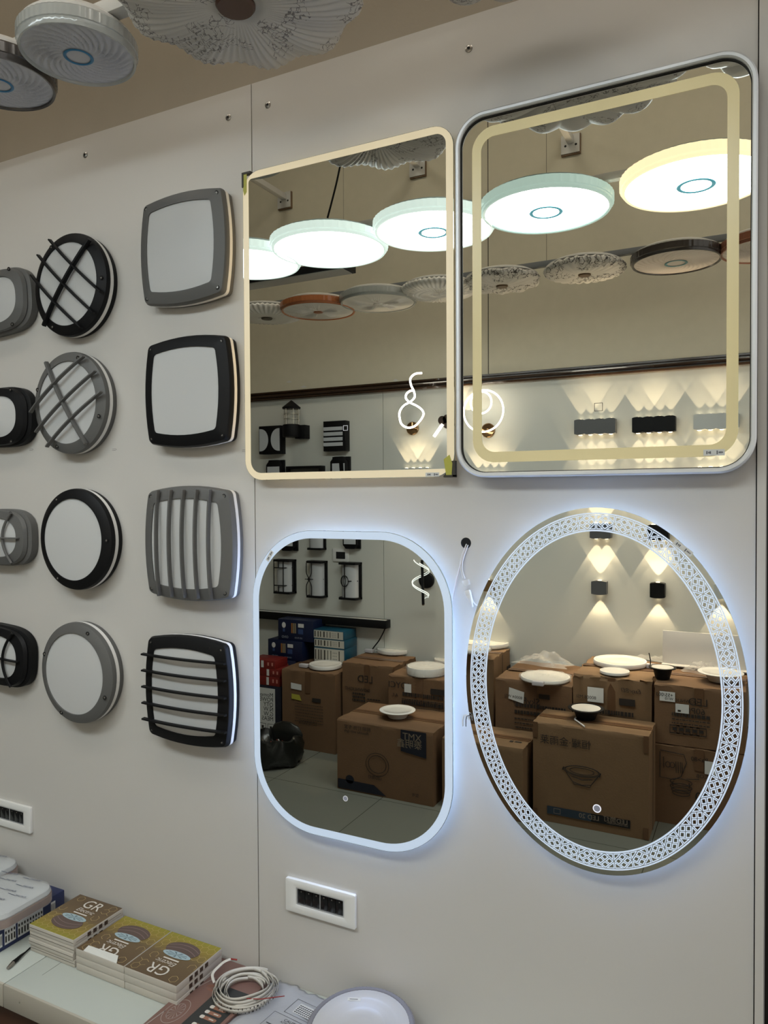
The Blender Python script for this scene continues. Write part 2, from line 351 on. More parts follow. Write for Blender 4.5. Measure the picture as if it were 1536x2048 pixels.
def oval_bulkhead(v0, v1, m, label, guards=False, tilt=0.0):
    a, z1 = at(78, (v0+v1)/2, 1.613), at(30, v0, 1.59); z0 = at(30, v1, 1.59)
    hb = (z1.z-z0.z)/2; A = 0.142
    t = thing('oval_bulkhead_lamp', (a.x-A, 0, (z1.z+z0.z)/2), WALL, label, 'wall lamp', 'oval bulkhead lamps')
    if tilt: t.rotation_euler = (Matrix.Rotation(pi/2, 3, 'X') @ Matrix.Rotation(radians(tilt), 3, 'Z')).to_euler()
    O = lambda p, q, e, zz: Z(superel(0, 0, p, q, e), zz)
    MB().loft([O(A-.004, hb-.004, 3.2, 0), O(A, hb, 3.2, .004), O(A, hb, 3.2, .026), O(A-.012, hb-.004, 3.0, .030)]).build('base', m, t)
    MB().loft([O(A-.014, hb-.006, 3.0, .028), O(A-.012, hb-.004, 3.0, .033), O(A-.018, hb-.006, 2.8, .043), O(A-.044, hb-.028, 2.5, .050), O(A-.046, hb-.030, 2.5, .044), O(A-.06, hb-.04, 2.5, .03)], cap0=False, cap1=False).build('bezel', m, t); bz = LAST[0]
    d = MB(); dome(d, superel(0, 0, A-.044, hb-.028, 2.5), 0, 0, .044, .008); d.build('diffuser', M_opal, t)
    for sx in (-1, 1):
        for sy in (-1, 1): screw_at(bz, sx*0.07, sy*(hb-.014), .046, m)
    if guards:
        guard(bz, ((-A+.03, 0), (A-.03, 0)), .053, .008, m, 0.0025)
        for s in (-1, 1):
            P = [(s*(0.105-0.05*sin(pi*i/14)), (hb-.012)*(-1+2*i/14), .052+.006*sin(pi*i/14)) for i in range(15)]
            P = [(s*(0.045+0.035*(2*i/14-1)**2), y, zz) for i, (x, y, zz) in enumerate(P)]
            MB().tube(P, 0.0042, 8).build('guard_bar', m, bz)
oval_bulkhead(536, 665, M_grey, 'oval grey bulkhead lamp with a plain cover, cut by the picture edge', False, 4)
oval_bulkhead(773, 893, M_black, 'oval black bulkhead lamp with a plain cover, cut by the picture edge')
oval_bulkhead(1018, 1132, M_grey, 'oval grey bulkhead lamp with a barred cover, cut by the picture edge', True)
oval_bulkhead(1252, 1373, M_black, 'oval black bulkhead lamp with a barred cover, cut by the picture edge', True, -4)
# little price captions on the panel
for u, v, tx, lb in ((62, 899, 'OVAL', 'tiny printed price caption under the plain black oval lamp'), (228, 899, 'ROUND', 'tiny printed price caption right of the guarded grey round lamp'), (489, 901, 'SQUARE', 'tiny printed price caption beside the first mirror, right of the black square lamp')):
    p = at(u, v, 1.612); mb = MB(); mb.k = 1
    mb.box(-.010, .010, -.005, .005, 0, .0004, 0)
    for r in range(2):
        for i in range(5): mb.box(-.008+.003*i, -.008+.003*i+.002, .0012-.004*r, .0022-.004*r, .0004, .0006)
    mb.box(.0075, .0092, -.001, .001, .0004, .0006)
    o = mb.build('price_caption', [M_panel, M_print]); o.location = (p.x, -0.0001, p.z); o.rotation_euler = WALL; tag(o, lb, 'label')

# ------------------------------------------------------------------ mirrors
def sticker(parent, x, y, w, h, rot=0.0, z=0.0012, txt='7.5x  3.0'):
    s = MB(); s.M = Matrix.Translation((x, y, z)) @ Matrix.Rotation(rot, 4, 'Z')
    s.box(-w/2, w/2, -h/2, h/2, 0, 0.0003, 0)
    for i, (a, hh) in enumerate(((-.36, .5), (-.27, .3), (-.2, .42), (.12, .6), (.22, .25), (.29, .3), (.36, .22))): s.box(a*w, a*w+.0022, -hh*h/2, hh*h/2, 0.0003, 0.0005, 1)
    return s.build('price_sticker', [M_label, mat('pen_grey', (0.12, 0.12, 0.13), 0.7)], parent)
def led_mirror(name, cx, cz, label, group, outl, shrink, mfro, mled, frost, halo=True, depth=0.03):
    """outl/shrink: outline functions of an inset; the silvered face lies at local z = 0.03"""
    t = thing(name, (cx, 0, cz), WALL, label, 'mirror', group)
    zg = -MIRY
    MB().loft([Z(outl(0.055), 0), Z(outl(0.055), zg-0.006)]).build('back_box', M_mback, t)
    if halo:
        n = len(outl(0)); MB().loft([Z(outl(0.052), 0.007), Z(outl(0.0525), 0.016)], cap0=False, cap1=False).build('led_strip', mled, t)
    g = MB(); g.loft([Z(outl(0.0), zg-0.0045), Z(outl(0.0), zg-0.0003)], 1, True, False)
    g.flat(outl(0.0), zg, 0); g.build('mirror_glass', [M_mirror, M_edge], t, smooth=0)
    return t
# upper left: warm frosted edge, film corners
cx, cz = (-1.2082-0.6221)/2, 1.9+(0.044+0.840)/2; w, h = 1.2082-0.6221, 0.796
def o1(i): return rrect(0, 0, w-2*i, h-2*i, [max(.052-i, .012)]*4, 8)
t = led_mirror('backlit_mirror', cx, cz, 'rounded rectangular wall mirror with a warm lit frosted edge and yellow taped corners', None, o1, None, M_fwarm, M_lwarm, 0.018)
fr = MB(); inn = rrect(0, 0, w-.037, h-.037, [.026, .010, .032, .006], 8); fr.band(o1(0.0008), inn, 0.0304); fr.build('frosted_border', M_fwarm, t, smooth=0)
sticker(t, (at(865, 949, 1.583).x-cx), (at(865, 949, 1.583).z-cz), 0.034, 0.009, 0, 0.0306)
M_ctape = mat('yellow_tape', (0.42, 0.40, 0.06), 0.45); M_cprot = mat('black_corner_guard', (0.03, 0.025, 0.015), 0.5)
for (sx, sy) in ((-1, 1), (1, -1)):
    X, Y = sx*(w/2), sy*(h/2); q = MB()
    q.box(min(X-sx*.004, X+sx*.0015), max(X-sx*.004, X+sx*.0015), min(Y, Y-sy*.036), max(Y, Y-sy*.036), .02, .0325, 0)
    q.box(min(X+sx*.0015, X-sx*.026), max(X+sx*.0015, X-sx*.026), min(Y-sy*.004, Y+sy*.0015), max(Y-sy*.004, Y+sy*.0015), .02, .0325, 0)
    if sx > 0: q.add([(X, Y, .0312), (X-.006, Y, .0312), (X-.008, Y+.036, .0312), (X, Y+.036, .0312)], [(0, 1, 2, 3)]); q.add([(X-.028, Y, .0313), (X-.006, Y, .0313), (X-.018, Y+.012, .0313)], [(0, 1, 2)])
    q.build('corner_guard', M_cprot, t)
    r = MB(); P = [(X-sx*.002, Y-sy*.004), (X-sx*.014, Y-sy*.003), (X-sx*.013, Y-sy*.05), (X-sx*.006, Y-sy*.058), (X-sx*.0025, Y-sy*.045)] if sx < 0 else [(X-.007, Y+.002), (X-.020, Y+.002), (X-.026, Y+.040), (X-.012, Y+.050), (X-.005, Y+.03)]
    r.prism(P, .0308, .0316); r.build('corner_tape', M_ctape, t, smooth=0)
# touch square of the left mirror
def sq_ring(parent, x, y, s, wd, z, m, name='touch_switch'):
    MB().ring([(x-s, y-s), (x+s, y-s), (x+s, y+s), (x-s, y+s)], [(x-s+wd, y-s+wd), (x+s-wd, y-s+wd), (x+s-wd, y+s-wd), (x-s+wd, y+s-wd)], z, z+.0004).build(name, m, parent, smooth=0)
M_touch = mat('touch_mark', (0.5, 0.5, 0.5), 0.4, emit=(0.9, 0.92, 1.0), es=0.25)
M_touchd = mat('touch_mark_dull', (0.10, 0.09, 0.07), 0.4)
q = at(691, 856, 1.583); sq_ring(t, q.x-cx, q.z-cz, 0.0062, 0.0009, .0303, M_touch)
# upper right: aluminium frame, yellow band set in from the edge
cx, cz = (-0.6147-0.0102)/2, 1.9+(0.0413+0.8413)/2; w, h = 0.6147-0.0102, 0.80
def o2(i): return rrect(0, 0, w-2*i, h-2*i, [max(.068-i, .01)]*4, 12)
t = thing('framed_mirror', (cx, 0, cz), WALL, 'rounded rectangular wall mirror with an aluminium frame and a yellow inset light band', 'mirror')
MB().loft([Z(o2(0.02), 0), Z(o2(0.02), 0.026)]).build('back_box', M_mback, t)
g = MB(); g.loft([Z(o2(0.006), .0262), Z(o2(0.006), .0298)], 1, True, False); g.flat(o2(0.006), 0.03, 0); g.build('mirror_glass', [M_mirror, M_edge], t, smooth=0)
fm = MB(); fm.loft([Z(o2(0.0), 0.004), Z(o2(0.0), .041), Z(o2(0.003), .043), Z(o2(0.0085), .043), Z(o2(0.0105), .040), Z(o2(0.0105), .0305)], None, False, False)
fm.build('frame', M_chrome, t, smooth=30)
gp = MB(); gp.ring(o2(0.0104), o2(0.0122), .0303, .034); gp.build('frame_gasket', M_dark, t)
bo = rrect((-.578-.042)/2-cx, 0.4420-(0.0413+0.8413)/2, .536, .736, [.05]*4, 10); bi = rrect((-.578-.042)/2-cx, 0.4420-(0.0413+0.8413)/2, .494, .690, [.030]*4, 10)
MB().band(bo, bi, .0304).build('light_band', M_fyel, t, smooth=0)
q = at(1428, 905, 1.583); sticker(t, q.x-cx, q.z-cz, 0.038, 0.012, 0, 0.0307)
q = at(1197, 814, 1.583); sq_ring(t, q.x-cx, q.z-cz, 0.0085, 0.0010, .0303, M_touchd)
# lower left: soft corners, cool lit frosted edge
cx, cz = (-1.188-0.629)/2, 1.9+(-0.084-0.851)/2; w, h = 1.188-0.629, 0.767
def o3(i): return rrect(0, 0, w-2*i, h-2*i, [.185-i]*4, 20)
t = led_mirror('backlit_mirror', cx, cz, 'tall mirror with large round corners and a cool white lit frosted edge', None, o3, None, M_fblue, M_lcool, .02)
MB().band(o3(0.0008), o3(0.0195), .0304).build('frosted_border', M_fblue, t, smooth=0)
q = at(541, 1112, 1.583); sticker(t, q.x-cx-.002, q.z-cz, 0.03, 0.010, radians(57), 0.0306)
q = at(691, 1597, 1.583); MB().ring(ellip(q.x-cx, q.z-cz, .0068, .0068, 32), ellip(q.x-cx, q.z-cz, .0054, .0054, 32), .0302, .0307).build('touch_switch', M_touch, t, smooth=0)
MB().flat(ellip(q.x-cx, q.z-cz, .0053, .0053, 32), .0303).build('touch_pad', mat('touch_glow', (0.2, 0.2, 0.24), 0.4, emit=(0.6, 0.65, 0.8), es=0.12), t, smooth=0)
# lower right: ellipse with an etched lattice border
cx, cz, EA, EB = -0.3083, 1.9-0.4089, 0.2876, 0.3836
def o4(i): return ellip(0, 0, EA-i, EB-i, 128)
t = led_mirror('oval_mirror', cx, cz, 'large oval mirror with an etched lattice border lit cool white', None, o4, None, M_fetch, M_lcool, .02)
et = MB(); zt = .0304
ai, bi_, ao, bo_ = 0.2392, 0.3343, 0.2776, 0.3730
et.band(ellip(0, 0, ao, bo_, 160), ellip(0, 0, ao-.0028, bo_-.0028, 160), zt)
et.band(ellip(0, 0, ai+.0034, bi_+.0034, 160), ellip(0, 0, ai, bi_, 160), zt)
# arc-length table of the mid line
aI, bI, aO, bO = ai+.0040, bi_+.0040, ao-.0034, bo_-.0034
am, bm_ = (aI+aO)/2, (bI+bO)/2; N = 1440; cum = [0.0]
for i in range(N):
    a0, a1 = 2*pi*i/N, 2*pi*(i+1)/N; cum.append(cum[-1]+sqrt((am*(cos(a1)-cos(a0)))**2+(bm_*(sin(a1)-sin(a0)))**2))
NT = 52
def epar(u, v):
    s = (u/NT % 1.0)*cum[-1]; lo, hi = 0, N
    while hi-lo > 1:
        md = (lo+hi)//2
        if cum[md] <= s: lo = md
        else: hi = md
    a = 2*pi*(lo+(s-cum[lo])/(cum[lo+1]-cum[lo]))/N
    r = aI+(aO-aI)*v, bI+(bO-bI)*v
    return r[0]*cos(a), r[1]*sin(a)
def inset(P, d):
    n = len(P); c = (sum(p[0] for p in P)/n, sum(p[1] for p in P)/n); R = []
    for i in range(n):
        p0, p, p1 = P[i-1], P[i], P[(i+1) % n]
        e0 = Vector((p[0]-p0[0], p[1]-p0[1])).normalized(); e1 = Vector((p1[0]-p[0], p1[1]-p[1])).normalized()
        n0 = Vector((-e0.y, e0.x)); n1 = Vector((-e1.y, e1.x))
        if n0.dot(Vector((c[0]-p[0], c[1]-p[1]))) < 0: n0 = -n0
        if n1.dot(Vector((c[0]-p[0], c[1]-p[1]))) < 0: n1 = -n1
        b_ = (n0+n1); k = d/max(0.25, 1+n0.dot(n1)); R.append((p[0]+b_.x*k, p[1]+b_.y*k))
    return R
def frame_cell(P, u0, g, wd):
    W = [epar(u0+a, b) for a, b in P]; o = inset(W, g); i_ = inset(W, g+wd)
    et.band(o, i_, zt)
for k in range(NT):
    D = [((0, .5), (.25, .25), (.5, .5), (.25, .75)), ((.5, .5), (.75, .25), (1, .5), (.75, .75)), ((.25, .25), (.5, 0), (.75, .25), (.5, .5)), ((.25, .75), (.5, .5), (.75, .75), (.5, 1))]
    T = [((0, 0), (.5, 0), (0, .5)), ((1, 0), (.5, 0), (1, .5)), ((0, 1), (.5, 1), (0, .5)), ((1, 1), (.5, 1), (1, .5))]
    for P in D: frame_cell(P, k, 0.0006, 0.0021)
    for P in T: frame_cell(P, k, 0.0006, 0.0019)
et.build('etched_border', M_fetch, t, smooth=0)
q = at(1366, 1096, 1.583); sticker(t, q.x-cx, q.z-cz, 0.042, 0.011, radians(-38), 0.0312)
q = at(1194, 1617, 1.583); MB().ring(ellip(q.x-cx, q.z-cz, .0086, .0086, 32), ellip(q.x-cx, q.z-cz, .0067, .0067, 32), .0302, .0307).build('touch_switch', mat('touch_bright', (.6, .6, .6), .4, emit=(.85, .85, 1), es=.6), t, smooth=0)
MB().flat(ellip(q.x-cx, q.z-cz, .0066, .0066, 32), .0303).build('touch_pad', MATS['touch_glow'], t, smooth=0)

# ------------------------------------------------------------------ switch plates
def switch_plate(x0, x1, z0, z1, label):
    t = thing('switch_plate', ((x0+x1)/2, 0, (z0+z1)/2), WALL, label, 'light switch', 'four-gang switch plates'); w, h = x1-x0, z1-z0
    f = MB(); f.ring(rrect(0, 0, w, h, .004, 3), rrect(0, .001, w*.69, h*.52, .003, 3), 0, .010); f.build('frame', M_white, t, bevel=.0012)
    s = MB(); W2, H2 = w*.345, h*.26
    MB().ring(rrect(0, .001, w*.69, h*.52, .003, 3), rrect(0, .001, w*.66, h*.46, .002, 3), .004, .0085).build('chrome_trim', M_chrome, t)
    n = 6
    for k in range(n):
        a = -w*.33+w*.66*k/n; MB().box(a+.0006, a+w*.66/n-.0006, -H2*.86+.001, H2*.86+.001, .002, .0065).build('rocker', mat('gloss_black', (.006, .006, .007), .15), t, bevel=.0008)
    d = MB()
    for k in range(n):
        a = -w*.33+w*.66*(k+.5)/n; d.box(a-.0016, a+.0016, H2*.55, H2*.68, .0065, .0068)
    d.build('indicator', M_screw, t, smooth=0)
    MB().box(-.0007, .0007, -H2*.9, H2*.9, .003, .0075).build('divider', M_chrome, t)
    return t
switch_plate(-1.1065, -0.899, 1.9-1.0785, 1.9-0.992, 'white switch plate with black rockers below the round-cornered mirror')
switch_plate(-2.0895-.208, -2.0895, 1.9-1.077, 1.9-0.992, 'white switch plate with black rockers cut by the left picture edge')

# ------------------------------------------------------------------ cable hole, cords and clip between the mirrors
p = at(932, 1086, 1.613)
o = MB().lathe([(0.0125, 0), (0.0105, 0.0005), (0.0098, 0.0008), (0.0095, .0001)], 28).build('cable_hole', M_hole); o.location = (p.x, -0.0002, p.z); o.rotation_euler = WALL; tag(o, 'round dark cable hole cut in the panel above the white plug', 'hole')
M_cord = mat('white_cord', (0.70, 0.69, 0.68), 0.35)
def wpath(pts, d=1.607): return [tuple(at(u, v, d)) for u, v in pts]
def spline(P, n=6):
    Q = []; P = [Vector(p) for p in P]
    for i in range(len(P)-1):
        p0, p1, p2, p3 = P[max(i-1, 0)], P[i], P[i+1], P[min(i+2, len(P)-1)]
        for k in range(n):
            t_ = k/n; Q.append(0.5*((2*p1)+(p2-p0)*t_+(2*p0-5*p1+4*p2-p3)*t_**2+(3*p1-p0-3*p2+p3)*t_**3))
    Q.append(P[-1]); return Q
mb = MB(); mb.tube(spline(wpath([(933, 1088), (925, 1108), (921, 1126), (922, 1140), (926, 1156)])), .0014, 8); mb.tube(spline(wpath([(936, 1090), (930, 1106), (925, 1124), (925, 1142), (930, 1157)])), .0014, 8)
c = mb.build('twin_cord', M_cord); tag(c, 'white twin cord from the cable hole down to the plug', 'cord')
t = thing('plug_connector', tuple(at(933, 1166, 1.605)), WALL, 'white plug and clear socket hanging between the two lower mirrors', 'plug')
g = MB(); g.M = Matrix.Rotation(radians(15), 4, 'Z'); g.box(-.008, .008, -.006, .008, -.004, .007); g.build('clear_socket', M_film, t, bevel=.002)
g = MB(); g.M = Matrix.Translation((.004, -.022, 0)) @ Matrix.Rotation(radians(18), 4, 'Z'); g.loft([Z(rrect(0, 0, .013, .012, .003, 3), -.004), Z(rrect(0, 0, .013, .012, .003, 3), .006)]); g.loft([[(x*s*.5+0, y0, z*s*.5+.001) for x, z in ((-.012, -.01), (.012, -.01), (.012, .01), (-.012, .01))] for y0, s in ((-.005, 1), (-.018, .8), (-.026, .5), (-.034, .4))]); g.build('plug_body', M_cord, t, bevel=.001)
c = MB().tube(spline(wpath([(943, 1194), (946, 1203), (952, 1210), (962, 1212), (975, 1208)])), .0017, 8).build('mirror_cord', M_cord); tag(c, 'white cord from the plug to the back of the oval mirror', 'cord')
c = MB().tube(spline(wpath([(931, 1094), (921, 1130), (912, 1165), (905, 1200), (898, 1230)])), .0016, 8).build('mirror_cord', mat('printed_cord', (0.62, 0.58, 0.58), 0.35)); tag(c, 'thin printed cord running down to the round-cornered mirror', 'cord')
t = thing('cord_clip', tuple(at(934, 1434, 1.575)), WALL, 'curled white and grey cable tab on the left edge of the oval mirror', 'clip')
for k, (dx, m) in enumerate(((0, M_cord), (.0075, mat('grey_tab', (.12, .12, .13), .3)))):
    P = [(-.010+dx, -.020), (-.010+dx, -.006), (-.008+dx, .003), (-.002+dx, .006), (.004+dx, .003), (.005+dx, -.004)]
    g = MB(); g.loft([[(x, y, 0) for x, y in P], [(x, y, .004) for x, y in P], [(x*.99+.0012, y-.0015, .004) for x, y in P], [(x*.99+.0012, y-.0015, 0) for x, y in P]], None, False, False, closed=False); g.build('tab', m, t)
# ------------------------------------------------------------------ low counter under the display
CZ = 1.9-1.28
M_ctop = mat('pale_counter_laminate', (0.47, 0.50, 0.46), 0.3, spec=0.5)
M_cfas = mat('cream_fascia', (0.42, 0.385, 0.32), 0.45)
M_cbase = mat('dark_red_brown_wood', (0.075, 0.028, 0.014), 0.4, vary=0.2, bscale=60)
t = thing('display_counter', (-1.78, -0.165, 0), Euler((0, 0, 0)), 'low pale display counter with a cream front edge along the wall', 'counter')
for k, (a, b_) in enumerate(((-2.2, -0.0012), (0.0012, 1.70))):
    MB().box(a, b_, -.166, .164, CZ-.018, CZ).build('top_board', M_ctop, t, bevel=.001)
    MB().box(a, b_, -.172, -.155, CZ-.0615, CZ-.0005).build('front_fascia', M_cfas, t, bevel=.0015)
MB().box(-2.2, 1.70, -.14, -.125, 0, CZ-.06).build('base_board', M_cbase, t)
MB().box(.06, .061, -.10, .164, CZ-.0001, CZ+.0003).build('top_seam', mat('seam_grey', (0.16, 0.16, 0.14), .6), t)
s = MB(); s.M = Matrix.Translation((.065, -.172, CZ-.028)) @ Matrix.Rotation(pi/2, 4, 'X'); s.lathe([(.003, 0), (.002, .001)], 12); s.build('screw', M_screw, t)

# strip light boxes
M_gbrown = mat('bronze_print', (0.13, 0.085, 0.040), 0.35); M_cream = mat('cream_card', (0.50, 0.46, 0.40), 0.55)
def gold_top():
    m = mat('gold_print', (0.3, 0.2, 0.05), 0.35); nt = m.node_tree; b = nt.nodes['Principled BSDF']
    tc = nt.nodes.new('ShaderNodeTexCoord'); sp = nt.nodes.new('ShaderNodeSeparateXYZ'); cr = nt.nodes.new('ShaderNodeValToRGB')
    mr = nt.nodes.new('ShaderNodeMapRange'); mr.inputs[1].default_value = -.09; mr.inputs[2].default_value = .09
    nt.links.new(tc.outputs['Object'], sp.inputs[0]); nt.links.new(sp.outputs[1], mr.inputs[0]); nt.links.new(mr.outputs[0], cr.inputs[0])
    e = cr.color_ramp.elements; e[0].position = 0.0; e[0].color = (.25, .225, .02, 1); e[1].position = 1; e[1].color = (.10, .062, .032, 1)
    x = cr.color_ramp.elements.new(.22); x.color = (.25, .18, .03, 1); x = cr.color_ramp.elements.new(.5); x.color = (.13, .085, .04, 1)
    nt.links.new(cr.outputs[0], b.inputs['Base Color']); return m
M_gold = gold_top(); M_goldl = mat('gold_lines', (.42, .31, .13), .35); M_wprint = mat('white_print', (.62, .58, .52), .5); M_reel = mat('reel_print', (.10, .065, .055), .4); M_reelb = mat('reel_face_print', (.33, .43, .46), .4); M_brprint = mat('dark_brown_print', (.05, .03, .02), .5)
def gr_box(x, y, z, flip, label, top=True, hgt=.019, flap=False):
    """flat carton of an LED strip reel; local -y end is the gold one"""
    t = thing('strip_light_box', (x, y, z), Euler((0, 0, pi if flip else 0)), label, 'box', 'flat white-sided strip light boxes on the counter')
    W = .0885
    MB().box(-W, W, -W, W, .0003, hgt).build('carton', M_cream, t, bevel=.001)
    s = MB(); s.add([(W+.0002, -.08, hgt*.45), (W+.0002, .08, hgt*.45), (W+.0002, .08, hgt*.5), (W+.0002, -.08, hgt*.5)], [(0, 1, 2, 3)]); s.box(-W, W, -W-.0003, -W, hgt*.5, hgt*.55); s.build('lid_seam', M_brprint, t, smooth=0)
    ic = MB(); sd = 1 if not flip else -1
    for k in range(4): ic.box(W*sd-.0004, W*sd+.0004, sd*(-.035+.02*k)-.006, sd*(-.035+.02*k)+.006, .0035, hgt-.004) if top or k < 3 else None
    ic.build('icon_row', M_brprint, t, smooth=0)
    if top:
        p = MB(); p.add([(-W+.001, -W+.001, hgt+.0003), (W-.001, -W+.001, hgt+.0003), (W-.001, W-.001, hgt+.0003), (-W+.001, W-.001, hgt+.0003)], [(0, 1, 2, 3)]); p.build('printed_face', M_gold, t, smooth=0)
        g = MB(); zt = hgt+.0005; R = .0125
        rnd = random.Random(3)
        for r in range(9):
            for c_ in range(9):
                hx, hy = -.084+c_*R*1.732+(R*.866 if r % 2 else 0), -.080+r*R*1.5
                if hx > .080 or hx < -.082: continue
                if hy > -.02 and (abs(hx) < .052 or rnd.random() < .45): continue
                for k in range(6):
                    if rnd.random() < .25: continue
                    a0, a1 = pi/6+k*pi/3, pi/6+(k+1)*pi/3; P0 = (hx+R*cos(a0), hy+R*sin(a0)); P1 = (hx+R*cos(a1), hy+R*sin(a1))
                    if max(abs(P0[0]), abs(P1[0]), abs(P0[1]), abs(P1[1])) > W-.002: continue
                    d = Vector((P1[0]-P0[0], P1[1]-P0[1])).normalized()*.0006
                    g.add([(P0[0]-d.y, P0[1]+d.x, zt), (P1[0]-d.y, P1[1]+d.x, zt), (P1[0]+d.y, P1[1]-d.x, zt), (P0[0]+d.y, P0[1]-d.x, zt)], [(0, 1, 2, 3)])
        g.build('hexagon_lines', M_goldl, t, smooth=0)
        w = MB(); zt = hgt+.0008
        w.text('GR', -.034, .040, zt, .052, sx=1.0); w.build('logo', M_wprint, t, smooth=0)
        w = MB(); w.text('Electric', -.030, .020, zt, .022, shear=.25); w.build('brand_line', M_wprint, t, smooth=0)
        MB().box(-.026, .026, .009, .0135, zt, zt+.0002).build('white_bar', M_wprint, t, smooth=0)
        r = MB(); zt = hgt+.001
        r.prism(ellip(0, -.034, .054, .030, 40), zt-.0003, zt, 0); r.prism(ellip(0, -.010, .046, .0125, 40), zt, zt+.0002, 1)
        for k, yy in enumerate((-.030, -.044)): r.loft([[(-.05+.1*i/16, yy-.010+.018*((i/8-1)**2)*.8, zt+.0001) for i in range(17)], [(-.05+.1*i/16, yy-.0085+.018*((i/8-1)**2)*.8, zt+.0001) for i in range(17)]], 2, False, False, closed=False)
        for k in range(9):
            a = k*.7; r.add([(.0, -.010, zt+.0004), (.036*cos(a), -.010+.0095*sin(a), zt+.0004), (.036*cos(a+.25), -.010+.0095*sin(a+.25), zt+.0004)], [(0, 1, 2)], 3)
        r.build('reel_picture', [M_reel, M_reelb, mat('pinkish_print', (.24, .17, .16), .4), mat('slate_print', (.12, .17, .19), .4)], t, smooth=0)
    if flap: MB().add([(-.062, W-.001, hgt), (.062, W-.001, hgt), (.055, W-.014, hgt+.010), (-.055, W-.014, hgt+.012)], [(0, 1, 2, 3)]).build('open_flap', mat('white_card', (.62, .62, .58), .5), t, smooth=0)
    return t
y0 = -.118
nm = ('lowest', 'second lowest', 'third', 'topmost')
for k in range(4):
    gr_box(-1.7555+(.001, -.002, .0, .0)[k], y0+(.002, -.001, .001, 0)[k], CZ+.0005+k*.0192, False, 'strip light box, %s of the left stack%s' % (nm[k], ', logo end toward the wall' if k == 3 else ''), k == 3)
for k in range(3):
    gr_box(-1.5685+(.001, 0, 0)[k], y0-.001, CZ+.0005+k*.0195, True, 'strip light box, %s of the middle stack%s' % (('lowest', 'second', 'topmost')[k], ' with its white flap open' if k == 2 else ''), k == 2, flap=(k == 2))
    gr_box(-1.3895+(.001, -.001, 0)[k], y0-.001, CZ+.0005+k*.0195, True, 'strip light box, %s of the right stack beside the strip coil' % ('lowest', 'second', 'topmost')[k], k == 2)

# navy carton at the far left with two film-wrapped lamps on it
M_blue = mat('navy_card', (.010, .018, .075), .4)
t = thing('navy_box', (-2.02, -.150, CZ+.0005), Euler((0, 0, 0)), 'navy blue carton with white barcode labels at the left edge of the counter', 'box')
MB().box(-.16, .108, -.128, .120, 0, .074).build('carton', M_blue, t, bevel=.002)
lb = MB(); X = .1082
def side_label(y, w, z0, z1, n, kind):
    lb.add([(X, y, z0), (X, y+w, z0), (X, y+w, z1), (X, y, z1)], [(0, 1, 2, 3)], 0)
    for i in range(n):
        a = y+w*(i+.25)/n; 
        if kind: lb.add([(X+.0003, a, z0+.006), (X+.0003, a+w*.4/n, z0+.006), (X+.0003, a+w*.4/n, z1-.006), (X+.0003, a, z1-.006)], [(0, 1, 2, 3)], 1)
        else:
            lb.add([(X+.0003, a, z0+.006), (X+.0003, a+w*.5/n, z0+.006), (X+.0003, a+w*.5/n, z0+.024), (X+.0003, a, z0+.024)], [(0, 1, 2, 3)], 1)
            lb.add([(X+.0003, a, z1-.016), (X+.0003, a+w*.5/n, z1-.016), (X+.0003, a+w*.5/n, z1-.008), (X+.0003, a, z1-.008)], [(0, 1, 2, 3)], 1)
side_label(-.110, .018, .012, .050, 6, True); side_label(-.085, .036, .012, .058, 4, False); side_label(-.043, .085, .012, .058, 9, False); side_label(.070, .016, .016, .058, 5, True)
lb.build('barcode_label', [M_label, M_print], t, smooth=0)
def wrapped(x, y, z, rot, label):
    t = thing('wrapped_lamp', (x, y, z), Euler((0, 0, rot)), label, 'ceiling lamp', 'film-wrapped square lamps on the navy carton')
    R = lambda s, zz: Z(rrect(0, 0, .21*s, .205*s, .045*s, 8), zz)
    MB().loft([R(.97, 0), R(1.0, .003), R(1.0, .024), R(.97, .026)]).build('copper_frame', mat('copper_trim', (.24, .115, .065), .3, .6), t)
    MB().loft([R(.965, .025), R(.985, .030), R(.95, .040), R(.85, .047), R(.4, .050)], cap0=False).build('cover', mat('wrapped_white', (.44, .46, .46), .25, bump=.8, bscale=30), t)
    f = MB(); f.loft([R(1.006, .001), R(1.008, .027), R(.96, .043), R(.86, .050), R(.4, .0525), R(.1, .0525)], cap0=False); f.build('film_wrap', mat('glossy_film', (.8, .8, .8), .08, alpha=.22, bump=1.0, bscale=28), t)
    w = MB()
    for i, (a, b_) in enumerate(((-.06, -.062), (.01, -.045), (-.075, -.015), (0, .0), (-.05, .04), (.03, .035), (-.08, .07), (.015, .072), (.055, -.01))):
        w.text('SHUAIX', a, b_, .0530, .0115, rot=.12, shear=.2); w.box(a-.028, a-.002, b_+.002, b_+.0035, .0528, .0531)
    w.build('film_print', mat('navy_ink', (.02, .03, .09), .4), t, smooth=0)
wrapped(-1.986, -.180, CZ+.0755, .02, 'copper-edged lamp in printed film on the navy carton, front one')
wrapped(-2.212, -.125, CZ+.0755, .05, 'copper-edged lamp in printed film on the navy carton, rear one at the picture edge')

# black lead with a plug end
pl = thing('connector_lead', (-1.826, -.272, CZ+.006), Euler((0, 0, 0)), 'short black lead with a bare metal connector lying on the counter', 'cable')
MB().tube([(-.004, .002, 0), (-.006, .015, 0), (-.010, .03, .001), (-.016, .05, -.001), (-.022, .070, -.001)], [.0058, .0052, .004, .0022, .0022], 10).build('lead', M_black, pl)
MB().tube([(.004, -.020, -.001), (.001, -.008, 0), (-.004, .003, 0)], [.004, .0055, .0055], 10).build('connector_tip', M_screw, pl)

